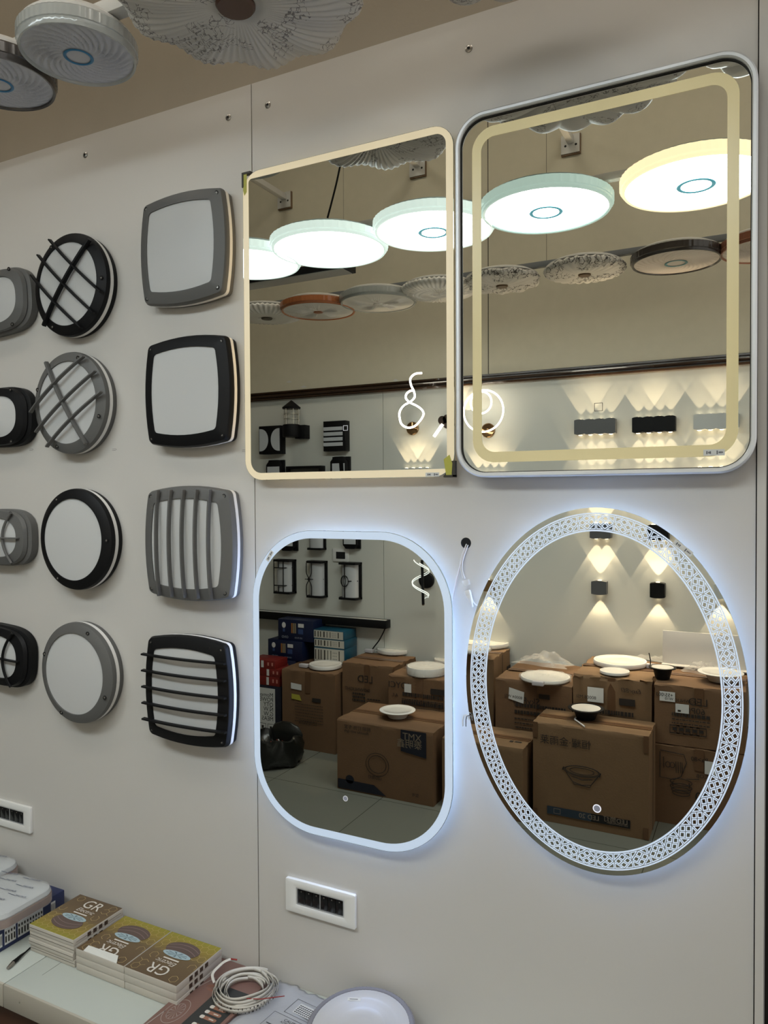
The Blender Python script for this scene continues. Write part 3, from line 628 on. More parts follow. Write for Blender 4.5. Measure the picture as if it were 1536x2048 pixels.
# brown brochure box with reel picture
t = thing('brochure_box', (-1.232, -.180, CZ+.0005), Euler((0, 0, 0)), 'flat brown printed strip light package under the coiled strip', 'package')
MB().box(-.095, .082, -.175, .176, 0, .011).build('carton', mat('rose_brown_print', (.19, .105, .085), .4), t, bevel=.001)
pd = MB(); zt = .0114
pd.box(-.012, .072, -.172, .085, .011, zt, 0)
for r in range(2):
    for k in range(5):
        y = .045-.019*k-.105*r; pd.prism(rrect(.008+.030, y, .040, .011, .005, 4), zt, zt+.0003, 1); pd.prism(rrect(.008+.008, y, .012, .011, .004, 4), zt, zt+.0004, 2); pd.box(.036, .05, y-.0015, y+.0015, zt+.0003, zt+.0005, 2)
pd.ring(ellip(-.055, -.045, .027, .045, 40), ellip(-.055, -.045, .0255, .0435, 40), .011, zt, 3); pd.ring(ellip(-.055, -.045, .018, .030, 40), ellip(-.055, -.045, .0168, .0288, 40), .011, zt, 3)
for k in range(12): a = k*pi/6; pd.add([(-.055, -.045, zt), (-.055+.018*cos(a), -.045+.03*sin(a), zt), (-.055+.018*cos(a+.1), -.045+.03*sin(a+.1), zt)], [(0, 1, 2)], 3)
pd.add([(-.082, -.055, zt), (-.079, -.055, zt), (-.088, -.135, zt), (-.091, -.135, zt)], [(0, 1, 2, 3)], 3); pd.add([(-.052, .10, zt), (-.049, .10, zt), (-.070, .04, zt), (-.073, .04, zt)], [(0, 1, 2, 3)], 3)
for k in range(5): pd.ring(ellip(-.028, .064, .022-.003*k, .012-.0015*k, 24), ellip(-.028, .064, .0213-.003*k, .0113-.0015*k, 24), .011, zt, 1)
pd.build('printed_panel', [mat('charcoal_print', (.028, .030, .030), .35), mat('copper_print', (.28, .13, .085), .4), M_wprint, mat('grey_line_print', (.33, .27, .24), .4)], t, smooth=0)

# silver anti-static bag
t = thing('silver_bag', (-1.04, -.150, CZ+.0008), Euler((0, 0, radians(-6))), 'silver anti-static bag with black print lying beside the coiled strip', 'bag')
def bagz(x, y): return .006+.004*sin(14*x+2)*cos(11*y)+.0025*sin(37*x+21*y)
g = MB(); nx, ny = 28, 34; vs = []
for j in range(ny+1):
    for i in range(nx+1):
        x, y = -.105+.21*i/nx, -.17+.31*j/ny; e = min(i, nx-i, 3)/3*min(j, ny-j, 3)/3
        vs.append((x+.002*sin(30*y), y+(.004*sin(x*90)+.003*sin(x*210) if j > ny-3 else 0), .001+bagz(x, y)*(.25+.75*e)))
g.add(vs, [(j*(nx+1)+i, j*(nx+1)+i+1, (j+1)*(nx+1)+i+1, (j+1)*(nx+1)+i) for j in range(ny) for i in range(nx)])
o = g.build('foil', mat('silver_foil', (.46, .47, .50), .35, .25, bump=.5, bscale=45), t); so = o.modifiers.new('solid', 'SOLIDIFY'); so.thickness = .001
w = MB(); zt = .0125
def frame(x0, x1, y0, y1, k=1, s=.0008): w.ring([(x0, y0), (x1, y0), (x1, y1), (x0, y1)], [(x0+s, y0+s), (x1-s, y0+s), (x1-s, y1-s), (x0+s, y1-s)], zt, zt+.0002, k)
frame(-.01, .085, .040, .095); w.box(.008, .065, .050, .085, zt, zt+.0002, 0); frame(-.03, .095, -.165, .030)
for r in range(5):
    for c_ in range(9): w.box(.011+.006*c_, .0155+.006*c_, .053+.006*r, .056+.006*r, zt+.0002, zt+.0004, 1)
w.text('CAUTION', .010, .014, zt, .012, k=1); w.text('ATTENTION', .006, .006, zt, .008, k=1)
for r in range(10): w.box(-.022, .030+.02*sin(r*2.1), -.012-.010*r, -.0095-.010*r, zt, zt+.0002, 1)
w.add([(.062, -.03, zt), (.088, -.03, zt), (.075, -.008, zt)], [(0, 1, 2)], 1); w.add([(.068, -.027, zt+.0003), (.080, -.027, zt+.0003), (.074, -.016, zt+.0003)], [(0, 1, 2)], 2)
w.build('bag_print', [M_label, mat('ink_black', (.03, .03, .04), .5), mat('foil_grey', (.22, .22, .25), .4)], t, smooth=0)

# coiled LED strip on edge
M_strip = mat('strip_tape', (.56, .53, .47), .45); M_stripb = mat('strip_backing', (.46, .45, .46), .3)
t = thing('led_strip_coil', (-1.172, -.098, CZ+.0125), Euler((0, 0, .4)), 'loose coil of white LED strip tape lying on the brown package', 'led strip')
def coil(r0, r1, turns, z0, tiltx, tilty, hgt, n=64, ph=0.0):
    R0, R1 = [], []; N_ = int(turns*n)
    for i in range(N_+1):
        a = ph+2*pi*i/n; k = i/N_; r = r0+(r1-r0)*k+.002*sin(3*a+k*9); x, y = r*cos(a), r*sin(a)*.98; z = z0+tiltx*x+tilty*y+.003*sin(2*a+k*5)
        R0.append((x, y, z)); R1.append((x*1.01, y*1.01, z+hgt))
    return R0, R1
g = MB(); 
for (a, b_, tn, z0, tx, ty, ph) in ((.082, .076, 1.6, .0035, .02, -.01, 0), (.079, .068, 2.3, .012, -.03, .02, 1.0), (.066, .052, 2.6, .008, .03, .02, 2.0), (.076, .058, 1.7, .020, .04, -.03, 3.0), (.050, .044, 2.2, .004, .0, .03, .5)):
    A_, B_ = coil(a, b_, tn, z0, tx, ty, .010, ph=ph); g.loft([A_, B_], 0, False, False, closed=False)
o = g.build('tape_turns', [M_strip], t); so = o.modifiers.new('s', 'SOLIDIFY'); so.thickness = .0006
w = MB()
for (a0, a1, r, z0, n) in ((2.9, 6.6, .0838, .0085, 34), (2.9, 6.4, .0810, .0175, 30)):
    for k in range(n):
        a = a0+(a1-a0)*k/n; big = k % 7 == 0; s = .0026 if big else .0011; hz = .0022 if big else (.0008+.0010*((k*7) % 3))
        c_, sn = cos(a), sin(a); rr = r+.002*sin(3*a); z = z0+.02*rr*c_ if z0 < .01 else z0-.03*rr*c_
        w.add([((rr*c_-sn*q)*1.006, (rr*sn+c_*q)*1.006, z+p_) for q, p_ in ((-s/1, -hz), (s/1, -hz), (s/1, hz), (-s/1, hz))], [(0, 1, 2, 3)], 0)
w.build('chip_marks', mat('chip_black', (.03, .025, .02), .5), t, smooth=0)
MB().tube(spline([(-.086, .02, .012), (-.098, .045, .020), (-.080, .075, .030), (-.062, .088, .033)]), .0035, 6, flat=.25).build('tape_end', M_strip, t)
wr = MB().tube([(.0, -.055, .026), (.055, -.062, .031), (.112, -.050, .033)], .0011, 6).build('red_wire', mat('red_wire', (.25, .012, .01), .4), t)
MB().tube([(-.062, .088, .033), (-.045, .090, .030)], .002, 6).build('red_wire', MATS['red_wire'], t)

# round panel lamp lying at the foot of the wall
t = thing('round_panel_lamp', (-.815, -.138, CZ+.0580), Euler((radians(6), 0, 0)), 'round panel lamp with a ribbed grey-blue rim lying at the foot of the wall', 'ceiling lamp')
def rib(a, r, z): return (r*(1+.0035*(1 if int(a/(2*pi)*160) % 2 else 0)) if r > .112 else r, z)
MB().lathe([(.113, -.020), (.122, -.018), (.1255, -.012), (.1255, .008), (.121, .012), (.1135, .012), (.1125, .009)], 320, fn=rib, cap1=False).build('rim', mat('blue_grey_clear_rim', (.20, .20, .235), .25, spec=.7), t, smooth=20)
d = MB(); d.lathe([(.1135, .0095), (.104, .0105), (.085, .0115), (.083, .0100), (.072, .0122), (.070, .0108), (.058, .013), (.056, .0115), (.03, .0135), (.004, .0135)], 96, cap0=False).build('diffuser', mat('cool_opal', (.50, .50, .52), .22, spec=.6), t, smooth=60)
MB().lathe([(.085, -.044), (.09, -.040), (.09, -.020), (.08, -.018)], 48).build('mounting_base', M_whitep, t)
st = MB(); st.M = Matrix.Translation((-.052, .066, .0113)) @ Matrix.Rotation(.35, 4, 'Z'); st.box(-.016, .016, -.005, .005, 0, .0006, 0); st.box(-.011, .009, -.001, .0005, .0006, .0008, 1); st.build('sticker', [M_label, M_print], t, smooth=0)

# dark display shelf beyond the end of the wall
t = thing('dark_cabinet', (.3685, .075, 0), Euler((0, 0, 0)), 'dark cabinet seen as a thin sliver past the right end of the wall', 'cabinet')
M_cab = mat('near_black_board', (.010, .009, .008), .5)
MB().box(-.36, .38, .35, .37, 0, 2.45).build('back_board', M_cab, t)
for x in (-.36, .36): MB().box(x, x+.02, .10, .35, 0, 2.45).build('side_board', M_cab, t)
for z in (.3, .75, 1.35, 1.46, 1.95, 2.43): MB().box(-.34, .36, .08, .35, z, z+.02).build('shelf', M_cab if z != 1.46 else M_whitep, t)
# ------------------------------------------------------------------ ceiling lamps hung in three rows
M_lit = mat('lit_diffuser', (.8, .8, .8), .4, emit=(0.86, 0.96, 1.0), es=14.5)
M_litrim = mat('lit_clear_rim', (.6, .7, .68), .15, emit=(0.80, 0.98, 0.96), es=.95)
M_litgold = mat('lit_amber_rim', (.7, .5, .3), .15, emit=(1.0, 0.86, 0.55), es=1.4)
M_litring = mat('lit_blue_ring', (.05, .25, .3), .3, emit=(.1, .45, .6), es=.6)
M_unopal = mat('unlit_white_cover', (.72, .70, .66), .22, spec=.7)
M_uncool = mat('unlit_cool_cover', (.52, .52, .55), .25, spec=.6)
M_crim = mat('clear_acrylic_rim', (.50, .52, .50), .12, alpha=.75, spec=.9)
M_drim = mat('smoked_rim', (.045, .038, .035), .2, spec=.7)
M_arim = mat('amber_rim', (.42, .14, .05), .2, spec=.7)
M_curim = mat('copper_rim', (.30, .12, .07), .3, .3)
M_bluer = mat('blue_ring', (.02, .17, .34), .3); M_tealr = mat('teal_ring', (.08, .22, .25), .3)
M_brcap = mat('brown_cap', (.085, .040, .028), .35, vary=.2, bscale=60); M_dkcap = mat('dark_cap', (.05, .04, .025), .4)
M_flor = floral('floral_cover', (.60, .575, .53), (.22, .20, .19), 11.0)
M_flor2 = floral('floral_cover_small', (.60, .575, .53), (.11, .10, .095), 6.5)
def hang_lamp(p, R, kind, label, group, lit=False, rimm=None, capm=None, cov=None, lobes=None):
    """p: centre of the underside"""
    t = thing('ceiling_lamp', (p[0], p[1], p[2]), Euler((0, 0, 0)), label, 'ceiling lamp', group)
    th = .055 if R > .2 else .045
    MB().lathe([(R*.80, th-.004), (R*.93, th), (R*.93, th+.006), (R*.80, th+.022), (R*.3, th+.026)], 56).build('base_plate', M_whitep if not lit else mat('base_grey', (.35, .42, .42), .4), t)
    cov = cov or (M_lit if lit else M_unopal)
    if kind in ('swirl', 'petal', 'plainlit'):
        rimm = rimm or M_crim
        def rb(a, r, z): return (r*(1+(.006 if int(a/(2*pi)*110) % 2 else 0)), z) if r > R*.97 and z > .010 else (r, z)
        MB().lathe([(R*.915, .006), (R*.93, -.001), (R*.965, -.002), (R*.985, .006), (R*.985, .012), (R, .014), (R, th-.008), (R*.975, th-.004), (R*.93, th-.002)], 220, fn=rb, cap0=False, cap1=False).build('rim', rimm, t, smooth=25)
        Rd = R*.925
        def sw(a, r, z):
            s = r/Rd
            if kind == 'swirl': return r, z+.0035*sin(26*(a+1.5*s))*max(0, min(1, (s-.30)*5))*max(0, min(1, (.97-s)*8))
            if kind == 'petal':
                pt = max(0, cos(5*a))**.6 if cos(5*a) > 0 else 0
                e = 1-abs(s-.5)/.42
                return r, z-.011*max(0, e)*pt*(1+.35*sin(70*a)) - .004*max(0, cos(10*a))*max(0, (s-.75)*4)*(1-s)*6
            return r, z
        prof = [(Rd*(1-i/22.0), .004-.006*(1-(1-i/22.0)**2)) for i in range(23)]; prof[-1] = (Rd*.01, prof[-1][1])
        MB().lathe(prof, 208 if kind != 'plainlit' else 64, fn=sw, cap0=False).build('diffuser', cov, t, smooth=70)
        if kind == 'swirl': MB().tube([(R*.225*cos(2*pi*i/40), R*.225*sin(2*pi*i/40), -.0035) for i in range(40)], R*.028, 8, closed=True, flat=.3).build('centre_ring', capm or M_bluer, t)
        if kind == 'petal': MB().lathe([(R*.02, -.010), (R*.10, -.009), (R*.125, -.004), (R*.13, .002)], 40, fn=lambda a, r, z: (r*(1+.05*cos(16*a)), z)).build('centre_cap', capm or cov, t)
    else:
        N_ = lobes or 40; amp = {'flute': .005, 'scallop': .040, 'pebble': .02, 'bell': .012}[kind]
        def sh(a, r, z):
            s = r/R; e = max(0, (s-.22))/.78; c_ = cos(N_*a)
            if kind == 'pebble': return r*(1+amp*abs(cos(N_*.5*a))*e**3), z-.004*(cos(48*a+(0 if int(s*14) % 2 else pi)))*(cos(s*14*2*pi)) * (.3+e)
            if kind == 'flute': return r*(1+amp*c_*e**2+.025*cos(10*a)*e**2), z-.0018*c_*min(1, e*2.2)-.006*cos(10*a)*e
            if kind == 'bell': return r*(1+amp*c_*e**4), z-.004*c_*max(0, e-.45)*2
            return r*(1+amp*abs(cos(N_*.5*a))*e**2), z-.012*abs(cos(N_*.5*a))*e+.006*e
        prof = [(R*.02, .006), (R*.15, .006), (R*.2, .004), (R*.22, .0)] + [(R*(.22+.70*k/14.0), -.004*sin(pi*k/14.0)+.016*(k/14.0)**3) for k in range(1, 15)] + [(R*.965, .026), (R*.985, .036), (R*.97, .046), (R*.92, .052), (R*.85, .055)]
        MB().lathe(prof, 576 if R > .25 else 352, fn=sh).build('diffuser', cov, t, smooth=60)
        if capm: MB().lathe([(R*.005, -.004), (R*.14, -.004), (R*.155, .001), (R*.155, .006)], 40).build('centre_cap', capm, t)
    return t
def rowp(u, v, d, z=None):
    p = refl(u, v, d)
    if z is not None: p.z = z
    return p
DL, DU = 3.35, 4.45
ZL = refl(1092, 424, DL).z; ZU = refl(1168, 551, DU).z
G1 = 'lit ceiling lamps in the mirrored middle row'; 
def lit_at(u, R, kind, label, **k): return hang_lamp(rowp(u, 424, DL, ZL), R, kind, label, G1, lit=True, **k)
lit_at(497, .285, 'plainlit', 'lit ceiling lamp cut by the left edge of the left mirror', rimm=M_litrim)
lit_at(658, .304, 'scallop' if False else 'petal', 'lit ceiling lamp with a beaded rim, hung on a black wire', rimm=M_litrim)
lit_at(867, .292, 'swirl', 'lit ceiling lamp with a ring mark, shared by both upper mirrors', rimm=M_litrim, capm=M_litring)
lit_at(1092, .292, 'swirl', 'lit ceiling lamp with a grey-green crystal rim', rimm=mat('dark_crystal_rim', (.18, .26, .24), .12, emit=(.75, 1, .92), es=.6), capm=M_litring)
lit_at(1392, .300, 'swirl', 'lit ceiling lamp with an amber crystal rim', rimm=M_litgold, capm=M_litring)
G2 = 'unlit ceiling lamps in the mirrored far row'
def un_at(u, R, kind, label, **k): return hang_lamp(rowp(u, 551, DU, ZU), R, kind, label, G2, **k)
un_at(533, .262, 'bell', 'unlit white ceiling lamp with a ribbed edge and dark centre', capm=M_dkcap, lobes=44)
un_at(636, .262, 'petal', 'unlit ceiling lamp with an amber rim and petal cover', rimm=M_arim, capm=mat('amber_cap', (.35, .12, .05), .3))
un_at(756, .258, 'petal', 'unlit ceiling lamp with a clear rim and petal cover')
un_at(878, .245, 'pebble', 'unlit ceiling lamp with a pebbled cover', lobes=40)
un_at(1004, .235, 'flute', 'unlit fluted ceiling lamp with grey flowers and a brown centre', cov=M_flor2, capm=mat('tan_cap', (.12, .07, .035), .4), lobes=30)
un_at(1169, .232, 'scallop', 'unlit scalloped ceiling lamp with grey flowers', cov=M_flor2, capm=mat('tan_cap', (.12, .07, .035), .4), lobes=26)
un_at(1352, .240, 'swirl', 'unlit ceiling lamp with a smoked rim in the right mirror', rimm=M_drim, capm=M_tealr, cov=mat('warm_cover', (.56, .50, .46), .2, spec=.7))
un_at(1535, .235, 'swirl', 'unlit ceiling lamp with a copper rim at the right edge of the right mirror', rimm=M_curim, capm=M_tealr, cov=mat('warm_cover', (.56, .50, .46), .2))
G3 = 'unlit ceiling lamps in the row beside the display wall'
hang_lamp(at(157, 112, 1.27), .134, 'swirl', 'small unlit ceiling lamp with a clear rim and blue ring at top left', G3, cov=M_uncool)
hang_lamp(at(-2, 168, 1.27), .136, 'swirl', 'small unlit ceiling lamp with a smoked rim and blue ring at the left edge', G3, rimm=M_drim, cov=M_uncool)
pC = at(471, 14, 1.27)
hang_lamp(pC, .265, 'flute', 'large fluted ceiling lamp with grey flowers and a dark brown centre', G3, cov=M_flor, capm=M_brcap, lobes=72)
pE = Vector((-.432, pC.y, pC.z)); hang_lamp(pE, .280, 'scallop', 'scalloped ceiling lamp with grey flowers, cut by the top picture edge', G3, cov=M_flor, capm=M_brcap, lobes=18)
hang_lamp(Vector((.10, pC.y, pC.z)), .25, 'scallop', 'scalloped white ceiling lamp reflected at the top right mirror corner', G3, lobes=16)
# rails and wires that carry the rows
def rail(y, z, x0, x1, label, m, s=.018, extra=()):
    t = thing('mounting_rail', ((x0+x1)/2, y, z), Euler((0, 0, 0)), label, 'rail'); L = (x1-x0)/2
    MB().box(-L, L, -s, s, -s*.9, s*.9).build('square_tube', m, t, bevel=.002)
    for x in [-L+.1, L-.05]+list(extra):
        MB().tube([(x, 0, s*.9), (x, 0, H-z)], .0012, 6).build('hanging_wire', M_dark, t)
rail(pC.y, pC.z+.098, -2.4, .6, 'white square tube carrying the near row of ceiling lamps', M_whitep)
rail(refl(1092, 424, DL).y, ZL+.099, -3.4, .35, 'white square tube carrying the lit row of ceiling lamps', M_whitep)
rail(refl(1092, 551, DU).y, ZU+.099, -3.6, .6, 'grey square tube carrying the far row of ceiling lamps', mat('grey_tube', (.16, .17, .18), .4), extra=(refl(1093, 500, DU).x+1.5,))
for k, (u, v) in enumerate(((570, 402), (836, 337), (1142, 290))):
    p = refl(u, v); t = thing('wall_bracket', (p.x, BACKY-.012, p.z), BACK, 'white bracket plate and arm on the taupe wall, %s mirrored one' % ('leftmost', 'middle', 'rightmost')[k], 'bracket', 'bracket plates on the taupe wall')
    MB().box(-.066, .066, -.068, .068, 0, .018).build('wood_block', mat('raw_wood', (.16, .10, .055), .6), t)
    MB().box(-.060, .066, -.058, .068, .018, .024).build('plate', M_whitep, t)
    MB().box(-.022, .022, .006, .050, .024, 1.05).build('arm', M_whitep, t, bevel=.002)
    for sx in (-1, 1): s = MB(); s.M = Matrix.Translation((sx*.036, -.006, .024)); s.lathe([(.008, 0), (.007, .002)], 12).build('bolt', M_dark, t)
p0, p1, p2 = refl(683, 318, DL), refl(672, 370, DL), refl(655, 436, DL)
c = MB().tube([(p0.x, p0.y, H)]+[tuple(q_) for q_ in spline([tuple(p0), tuple(p1), tuple(p2)])], .005, 8).build('black_wire', M_black); tag(c, 'black wire rising from the lit beaded-rim ceiling lamp', 'wire')
# linear pendant below the lit row at the left
a, b_ = refl(380, 590, 4.0), refl(700, 537, 4.0)
t = thing('linear_pendant', ((a.x+b_.x)/2, a.y, b_.z), Euler((0, 0, 0)), 'long black linear pendant with a pale underside between the lamp rows', 'pendant lamp')
L = (b_.x-a.x)/2; MB().box(-L, L, -.075, .075, -.01, .035).build('housing', M_black, t, bevel=.003); MB().box(-L+.02, L-.02, -.06, .06, -.014, -.008).build('diffuser', mat('unlit_strip_cover', (.42, .41, .38), .5), t)
for x in (-L*.6, L*.93): MB().tube([(x, 0, .03), (x+.02, .02, H-b_.z)], .0012, 6).build('hanging_wire', M_screw, t)
# ------------------------------------------------------------------ lamps on the back wall (seen in the mirrors)
M_warmlens = mat('warm_lens', (1, 1, 1), .3, emit=(1.0, .84, .58), es=6.0)
M_led = mat('lit_silicone', (.9, .9, .9), .4, emit=(1.0, .99, .96), es=9)
M_ledw = mat('lit_silicone_warm', (.9, .9, .9), .4, emit=(1.0, .93, .82), es=6)
M_gold = MATS.get('polished_bronze') or mat('polished_bronze', (.42, .27, .14), .12, 1.0)
M_wgrey = mat('sconce_grey', (.085, .088, .09), .5); M_wwhite = mat('sconce_white', (.52, .54, .52), .5)
def spot(parent, p, up, w=SCONCE_W, ang=62, tilt=0.0):
    l = bpy.data.lights.new('beam', 'SPOT'); l.energy = w; l.color = (1.0, .80, .55); l.spot_size = radians(ang); l.spot_blend = .03; l.shadow_soft_size = .003
    o = bpy.data.objects.new('beam', l); COL.objects.link(o); o.parent = parent; o.location = p
    # local y is up on the wall; aim along +y or -y
    o.rotation_euler = (radians(90 if up else -90), 0, 0) if not tilt else (Matrix.Rotation(tilt, 3, 'Z') @ Matrix.Rotation(radians(90 if up else -90), 3, 'X')).to_euler()
def wbox(u0, u1, v0, v1, d=DB):
    a, b_ = refl(u0, (v0+v1)/2, d), refl(u1, (v0+v1)/2, d); um = (u0+u1)/2
    t_, b2 = refl(um, v0, d), refl(um, v1, d)
    return (a.x+b_.x)/2, (t_.z+b2.z)/2, b_.x-a.x, t_.z-b2.z
G4 = 'up and down wall washers on the back wall'
def washer(u0, u1, v0, v1, n, m, label, up=True, down=True, w=SCONCE_W):
    x, z, W_, H_ = wbox(u0, u1, v0, v1, DB-.05); t = thing('wall_washer', (x, BACKY, z), BACK, label, 'wall lamp', G4); D_ = .062
    P = []
    k = 6
    for i in range(n):
        for j in range(k):
            s = j/k; P.append((-W_/2+W_*(i+s)/n, H_/2-.004+.006*sin(pi*s)**.7))
    P.append((W_/2, H_/2-.004)); lo = [(x_, -y_) for x_, y_ in reversed(P)]
    bd = MB().prism(P+lo, 0.0, D_).build('body', m, t, smooth=40)
    for sgn, on in ((1, up), (-1, down)):
        for i in range(n):
            xx = -W_/2+W_*(i+.5)/n
            L_ = MB(); L_.M = Matrix.Translation((xx, sgn*(H_/2+.0015), .022)) @ Matrix.Rotation(-sgn*pi/2, 4, 'X'); L_.lathe([(.013, -.002), (.013, .001), (.009, .0035), (.001, .0045)], 20); L_.build('lens', M_warmlens if on else M_hole, bd)
            if on: spot(t, (xx, sgn*(H_/2+.010), .022), sgn > 0, w*(.55 if n > 2 else .8))
    return t
washer(1149, 1231, 838, 868, 4, M_wgrey, 'wide grey wall washer under the small square mark, topmost row')
washer(1264.5, 1351, 833, 864, 4, M_black, 'wide black wall washer in the middle of the topmost row')
washer(1387, 1478, 827, 858, 4, M_wwhite, 'wide white wall washer, rightmost of the topmost row')
washer(1152, 1229, 943, 972, 4, M_wgrey, 'wall washer fan at the bottom of the framed mirror, under the grey one')
washer(1266, 1350, 939, 968, 4, M_black, 'wall washer fan at the bottom of the framed mirror, under the black one')
washer(1388, 1476, 934, 964, 4, M_wwhite, 'wall washer fan at the bottom of the framed mirror, under the white one')
washer(944, 1010, 947, 975, 4, M_wwhite, 'wall washer fan at the lower left of the framed mirror')
washer(803, 858, 936, 962, 4, M_wwhite, 'wall washer whose four-beam fan shows below the twisted strip lamp')
washer(1180, 1222, 1047, 1077, 2, M_wgrey, 'grey two-beam wall washer at the top of the oval mirror')
washer(1295, 1338, 1050, 1080, 2, M_black, 'black two-beam wall washer at the top of the oval mirror')
washer(1183, 1213, 1162, 1189, 1, M_wgrey, 'small grey one-beam wall washer in the middle of the oval mirror')
washer(1300, 1329.5, 1166, 1196, 1, M_black, 'small black one-beam wall washer in the oval mirror')
washer(1428, 1456, 1168, 1197, 1, M_wwhite, 'small white wall washer behind the etched border at right')
washer(962, 985, 1160, 1182, 1, M_gold, 'small bronze wall washer behind the etched border at upper left')
# twisted strip lamp, ring lamp, trefoil lamp, spiral lamp
def local(root, u, v, d):
    p = refl(u, v, d); return (-(p.x-root.location.x), p.z-root.location.z, p.y-root.location.y)
p = refl(826, 857); t = thing('twisted_strip_lamp', (p.x, BACKY, p.z), BACK, 'lit twisted strip wall lamp rising from a round bronze base', 'wall lamp')
MB().lathe([(.050, 0), (.050, .014), (.044, .020), (.012, .022), (.010, .060)], 40).build('base', M_gold, t)
pts = [(844, 746, 5.02), (830, 748, 5.0), (821, 757, 4.98), (822, 770, 4.97), (828, 783, 5.0), (829, 795, 5.03), (820, 804, 5.05), (808, 811, 5.05), (800, 822, 5.06), (799, 834, 5.07), (803, 848, 5.08), (814, 855, 5.09), (828, 853, 5.1), (840, 842, 5.08), (847, 829, 5.05), (844, 820, 5.02), (834, 812, 5.0), (820, 805, 4.98), (812, 797, 4.97), (813, 788, 4.97), (820, 782, 4.98), (826, 781, 4.99)]
P = spline([local(t, *q) for q in pts], 6)
MB().tube(P, .0072, 8).build('lit_strip', M_led, t)
MB().tube([(a+.002, b_-.002, c-.007) for a, b_, c in P], .008, 6).build('chrome_channel', M_gold, t)
p = refl(977, 861); t = thing('double_ring_lamp', (p.x, BACKY, p.z), BACK, 'lit double ring wall lamp on a round bronze base', 'wall lamp')
MB().lathe([(.052, 0), (.052, .014), (.046, .020), (.012, .022), (.010, .055)], 40).build('base', M_gold, t)
for nm_, (uc, vc, r_, d) in (('large_ring', (966.5, 822, .148, 5.08)), ('small_ring', (962, 805, .078, 5.09))):
    c = local(t, uc, vc, d); MB().tube([(c[0]+r_*cos(2*pi*i/64), c[1]+r_*sin(2*pi*i/64), c[2]) for i in range(64)], .0065, 8, closed=True).build(nm_, M_ledw, t)
p = refl(896, 846); t = thing('trefoil_wall_lamp', (p.x, BACKY, p.z), (Matrix.Rotation(pi, 3, 'Z') @ Matrix.Rotation(pi/2, 3, 'X') @ Matrix.Rotation(radians(38), 3, 'Z')).to_euler(), 'tilted dark trefoil wall lamp with a glowing tube, cut by the left mirror border', 'wall lamp')
g = MB()
for dx, dy in ((-.025, 0), (.025, 0), (0, .03)): g.prism(ellip(dx, dy, .032, .032, 24), 0, .07)
g.build('body', mat('dark_bronze', (.03, .018, .012), .3), t); MB().tube([(0, -.02, .078), (0, -.13, .078)], .011, 10).build('lit_tube', M_led, t)
for a in (-30, 0, 30): spot(t, (a*.001, .07, .03), True, SCONCE_W*.8, 40, radians(a))
p = refl(854, 1160); t = thing('spiral_wall_lamp', (p.x, BACKY, p.z), BACK, 'spiral ribbon wall lamp with a black disc and rod in the round-cornered mirror', 'wall lamp')
MB().lathe([(.062, 0), (.062, .018), (.056, .024)], 40).build('disc', M_black, t)
c0, c1 = local(t, 844, 1120, 5.05), local(t, 846.5, 1209, 5.05)
MB().tube([c0, c1], .0105, 12).build('rod', M_black, t); MB().tube([(c1[0], c1[1], c1[2]), (c1[0], c1[1]-.006, c1[2])], .009, 10).build('rod_tip', M_gold, t)
g = MB(); R0, R1 = [], []
for i in range(91):
    k = i/90; a = 2*pi*1.5*k+.6; y = c0[1]+(c1[1]+.05-c0[1])*k; r_ = .055+.012*sin(pi*k)
    R0.append((c0[0]+r_*cos(a)+.01, y, c0[2]+r_*sin(a)*.8)); R1.append((c0[0]+r_*cos(a+1.1)+.01, y-.02, c0[2]+r_*sin(a+1.1)*.8))
g.loft([R0, R1], None, False, False, closed=False); g.build('ribbon', mat('clear_ribbon', (.8, .85, .85), .1, alpha=.25, emit=(.7, .9, .95), es=.12), t)
MB().tube(R0, .0035, 6).tube(R1, .0035, 6).build('ribbon_edge', mat('lit_edge', (.9, .9, .9), .3, emit=(.9, 1, 1), es=.8), t)

# boxy outdoor lamps
M_win = mat('outdoor_opal', (.52, .54, .56), .35); M_wint = mat('outdoor_opal_side', (.50, .51, .52), .4)
def outdoor(u0, u1, v0, v1, label, name='outdoor_wall_lamp'):
    x, z, W_, H_ = wbox(u0, u1, v0, v1, DB-.06); t = thing(name, (x, BACKY, z), BACK, label, 'wall lamp', 'black outdoor wall lamps on the back wall'); return t, W_, H_
t, W_, H_ = outdoor(520, 563, 852, 908, 'black boxy wall lamp with two curved white windows')
w2, h2 = W_/2, H_/2; MB().box(-w2, w2, -h2, h2, 0, .075).build('body', M_black, t, bevel=.002)
for k, sg in enumerate((1, -1)):
    P = [(sg*(w2*.92 if k == 0 else w2*.90)-sg*0, h2*.78*cos(pi*i/20)) for i in range(0)]
    x0 = sg*w2*.93; P = [(x0-sg*w2*.80*sin(pi*i/20)**.8, h2*.80*cos(pi*i/20)) for i in range(21)]; MB().prism(P, .074, .079).build('window', M_win, t)
t, W_, H_ = outdoor(648, 692, 842, 902, 'black boxy wall lamp with four level white slots')
w2, h2 = W_/2, H_/2; MB().box(-w2, w2, -h2, h2, 0, .07).box(-w2, -w2+.012, -h2*.35, h2*.65, .07, .08).build('body', M_black, t, bevel=.002)
for k in range(4): yy = h2*(.50-.345*k); MB().prism(rrect(.010, yy-.002, W_*.86, h2*.235, [.002, .002, .002, .008], 4), .069, .076).build('slot', M_win, t)
t, W_, H_ = outdoor(573, 604, 802, 876, 'black lantern wall lamp with a pointed roof and clear caged glass')
w2, h2 = W_/2, H_/2
def yfrac(v): return h2-(v-802)/(876-802)*H_
g = MB(); g.M = Matrix.Translation((0, 0, .10)) @ Matrix.Rotation(-pi/2, 4, 'X'); g.lathe([(.005, yfrac(802)), (w2, yfrac(816)), (w2*.95, yfrac(819))], 40); g.build('roof', M_black, t)
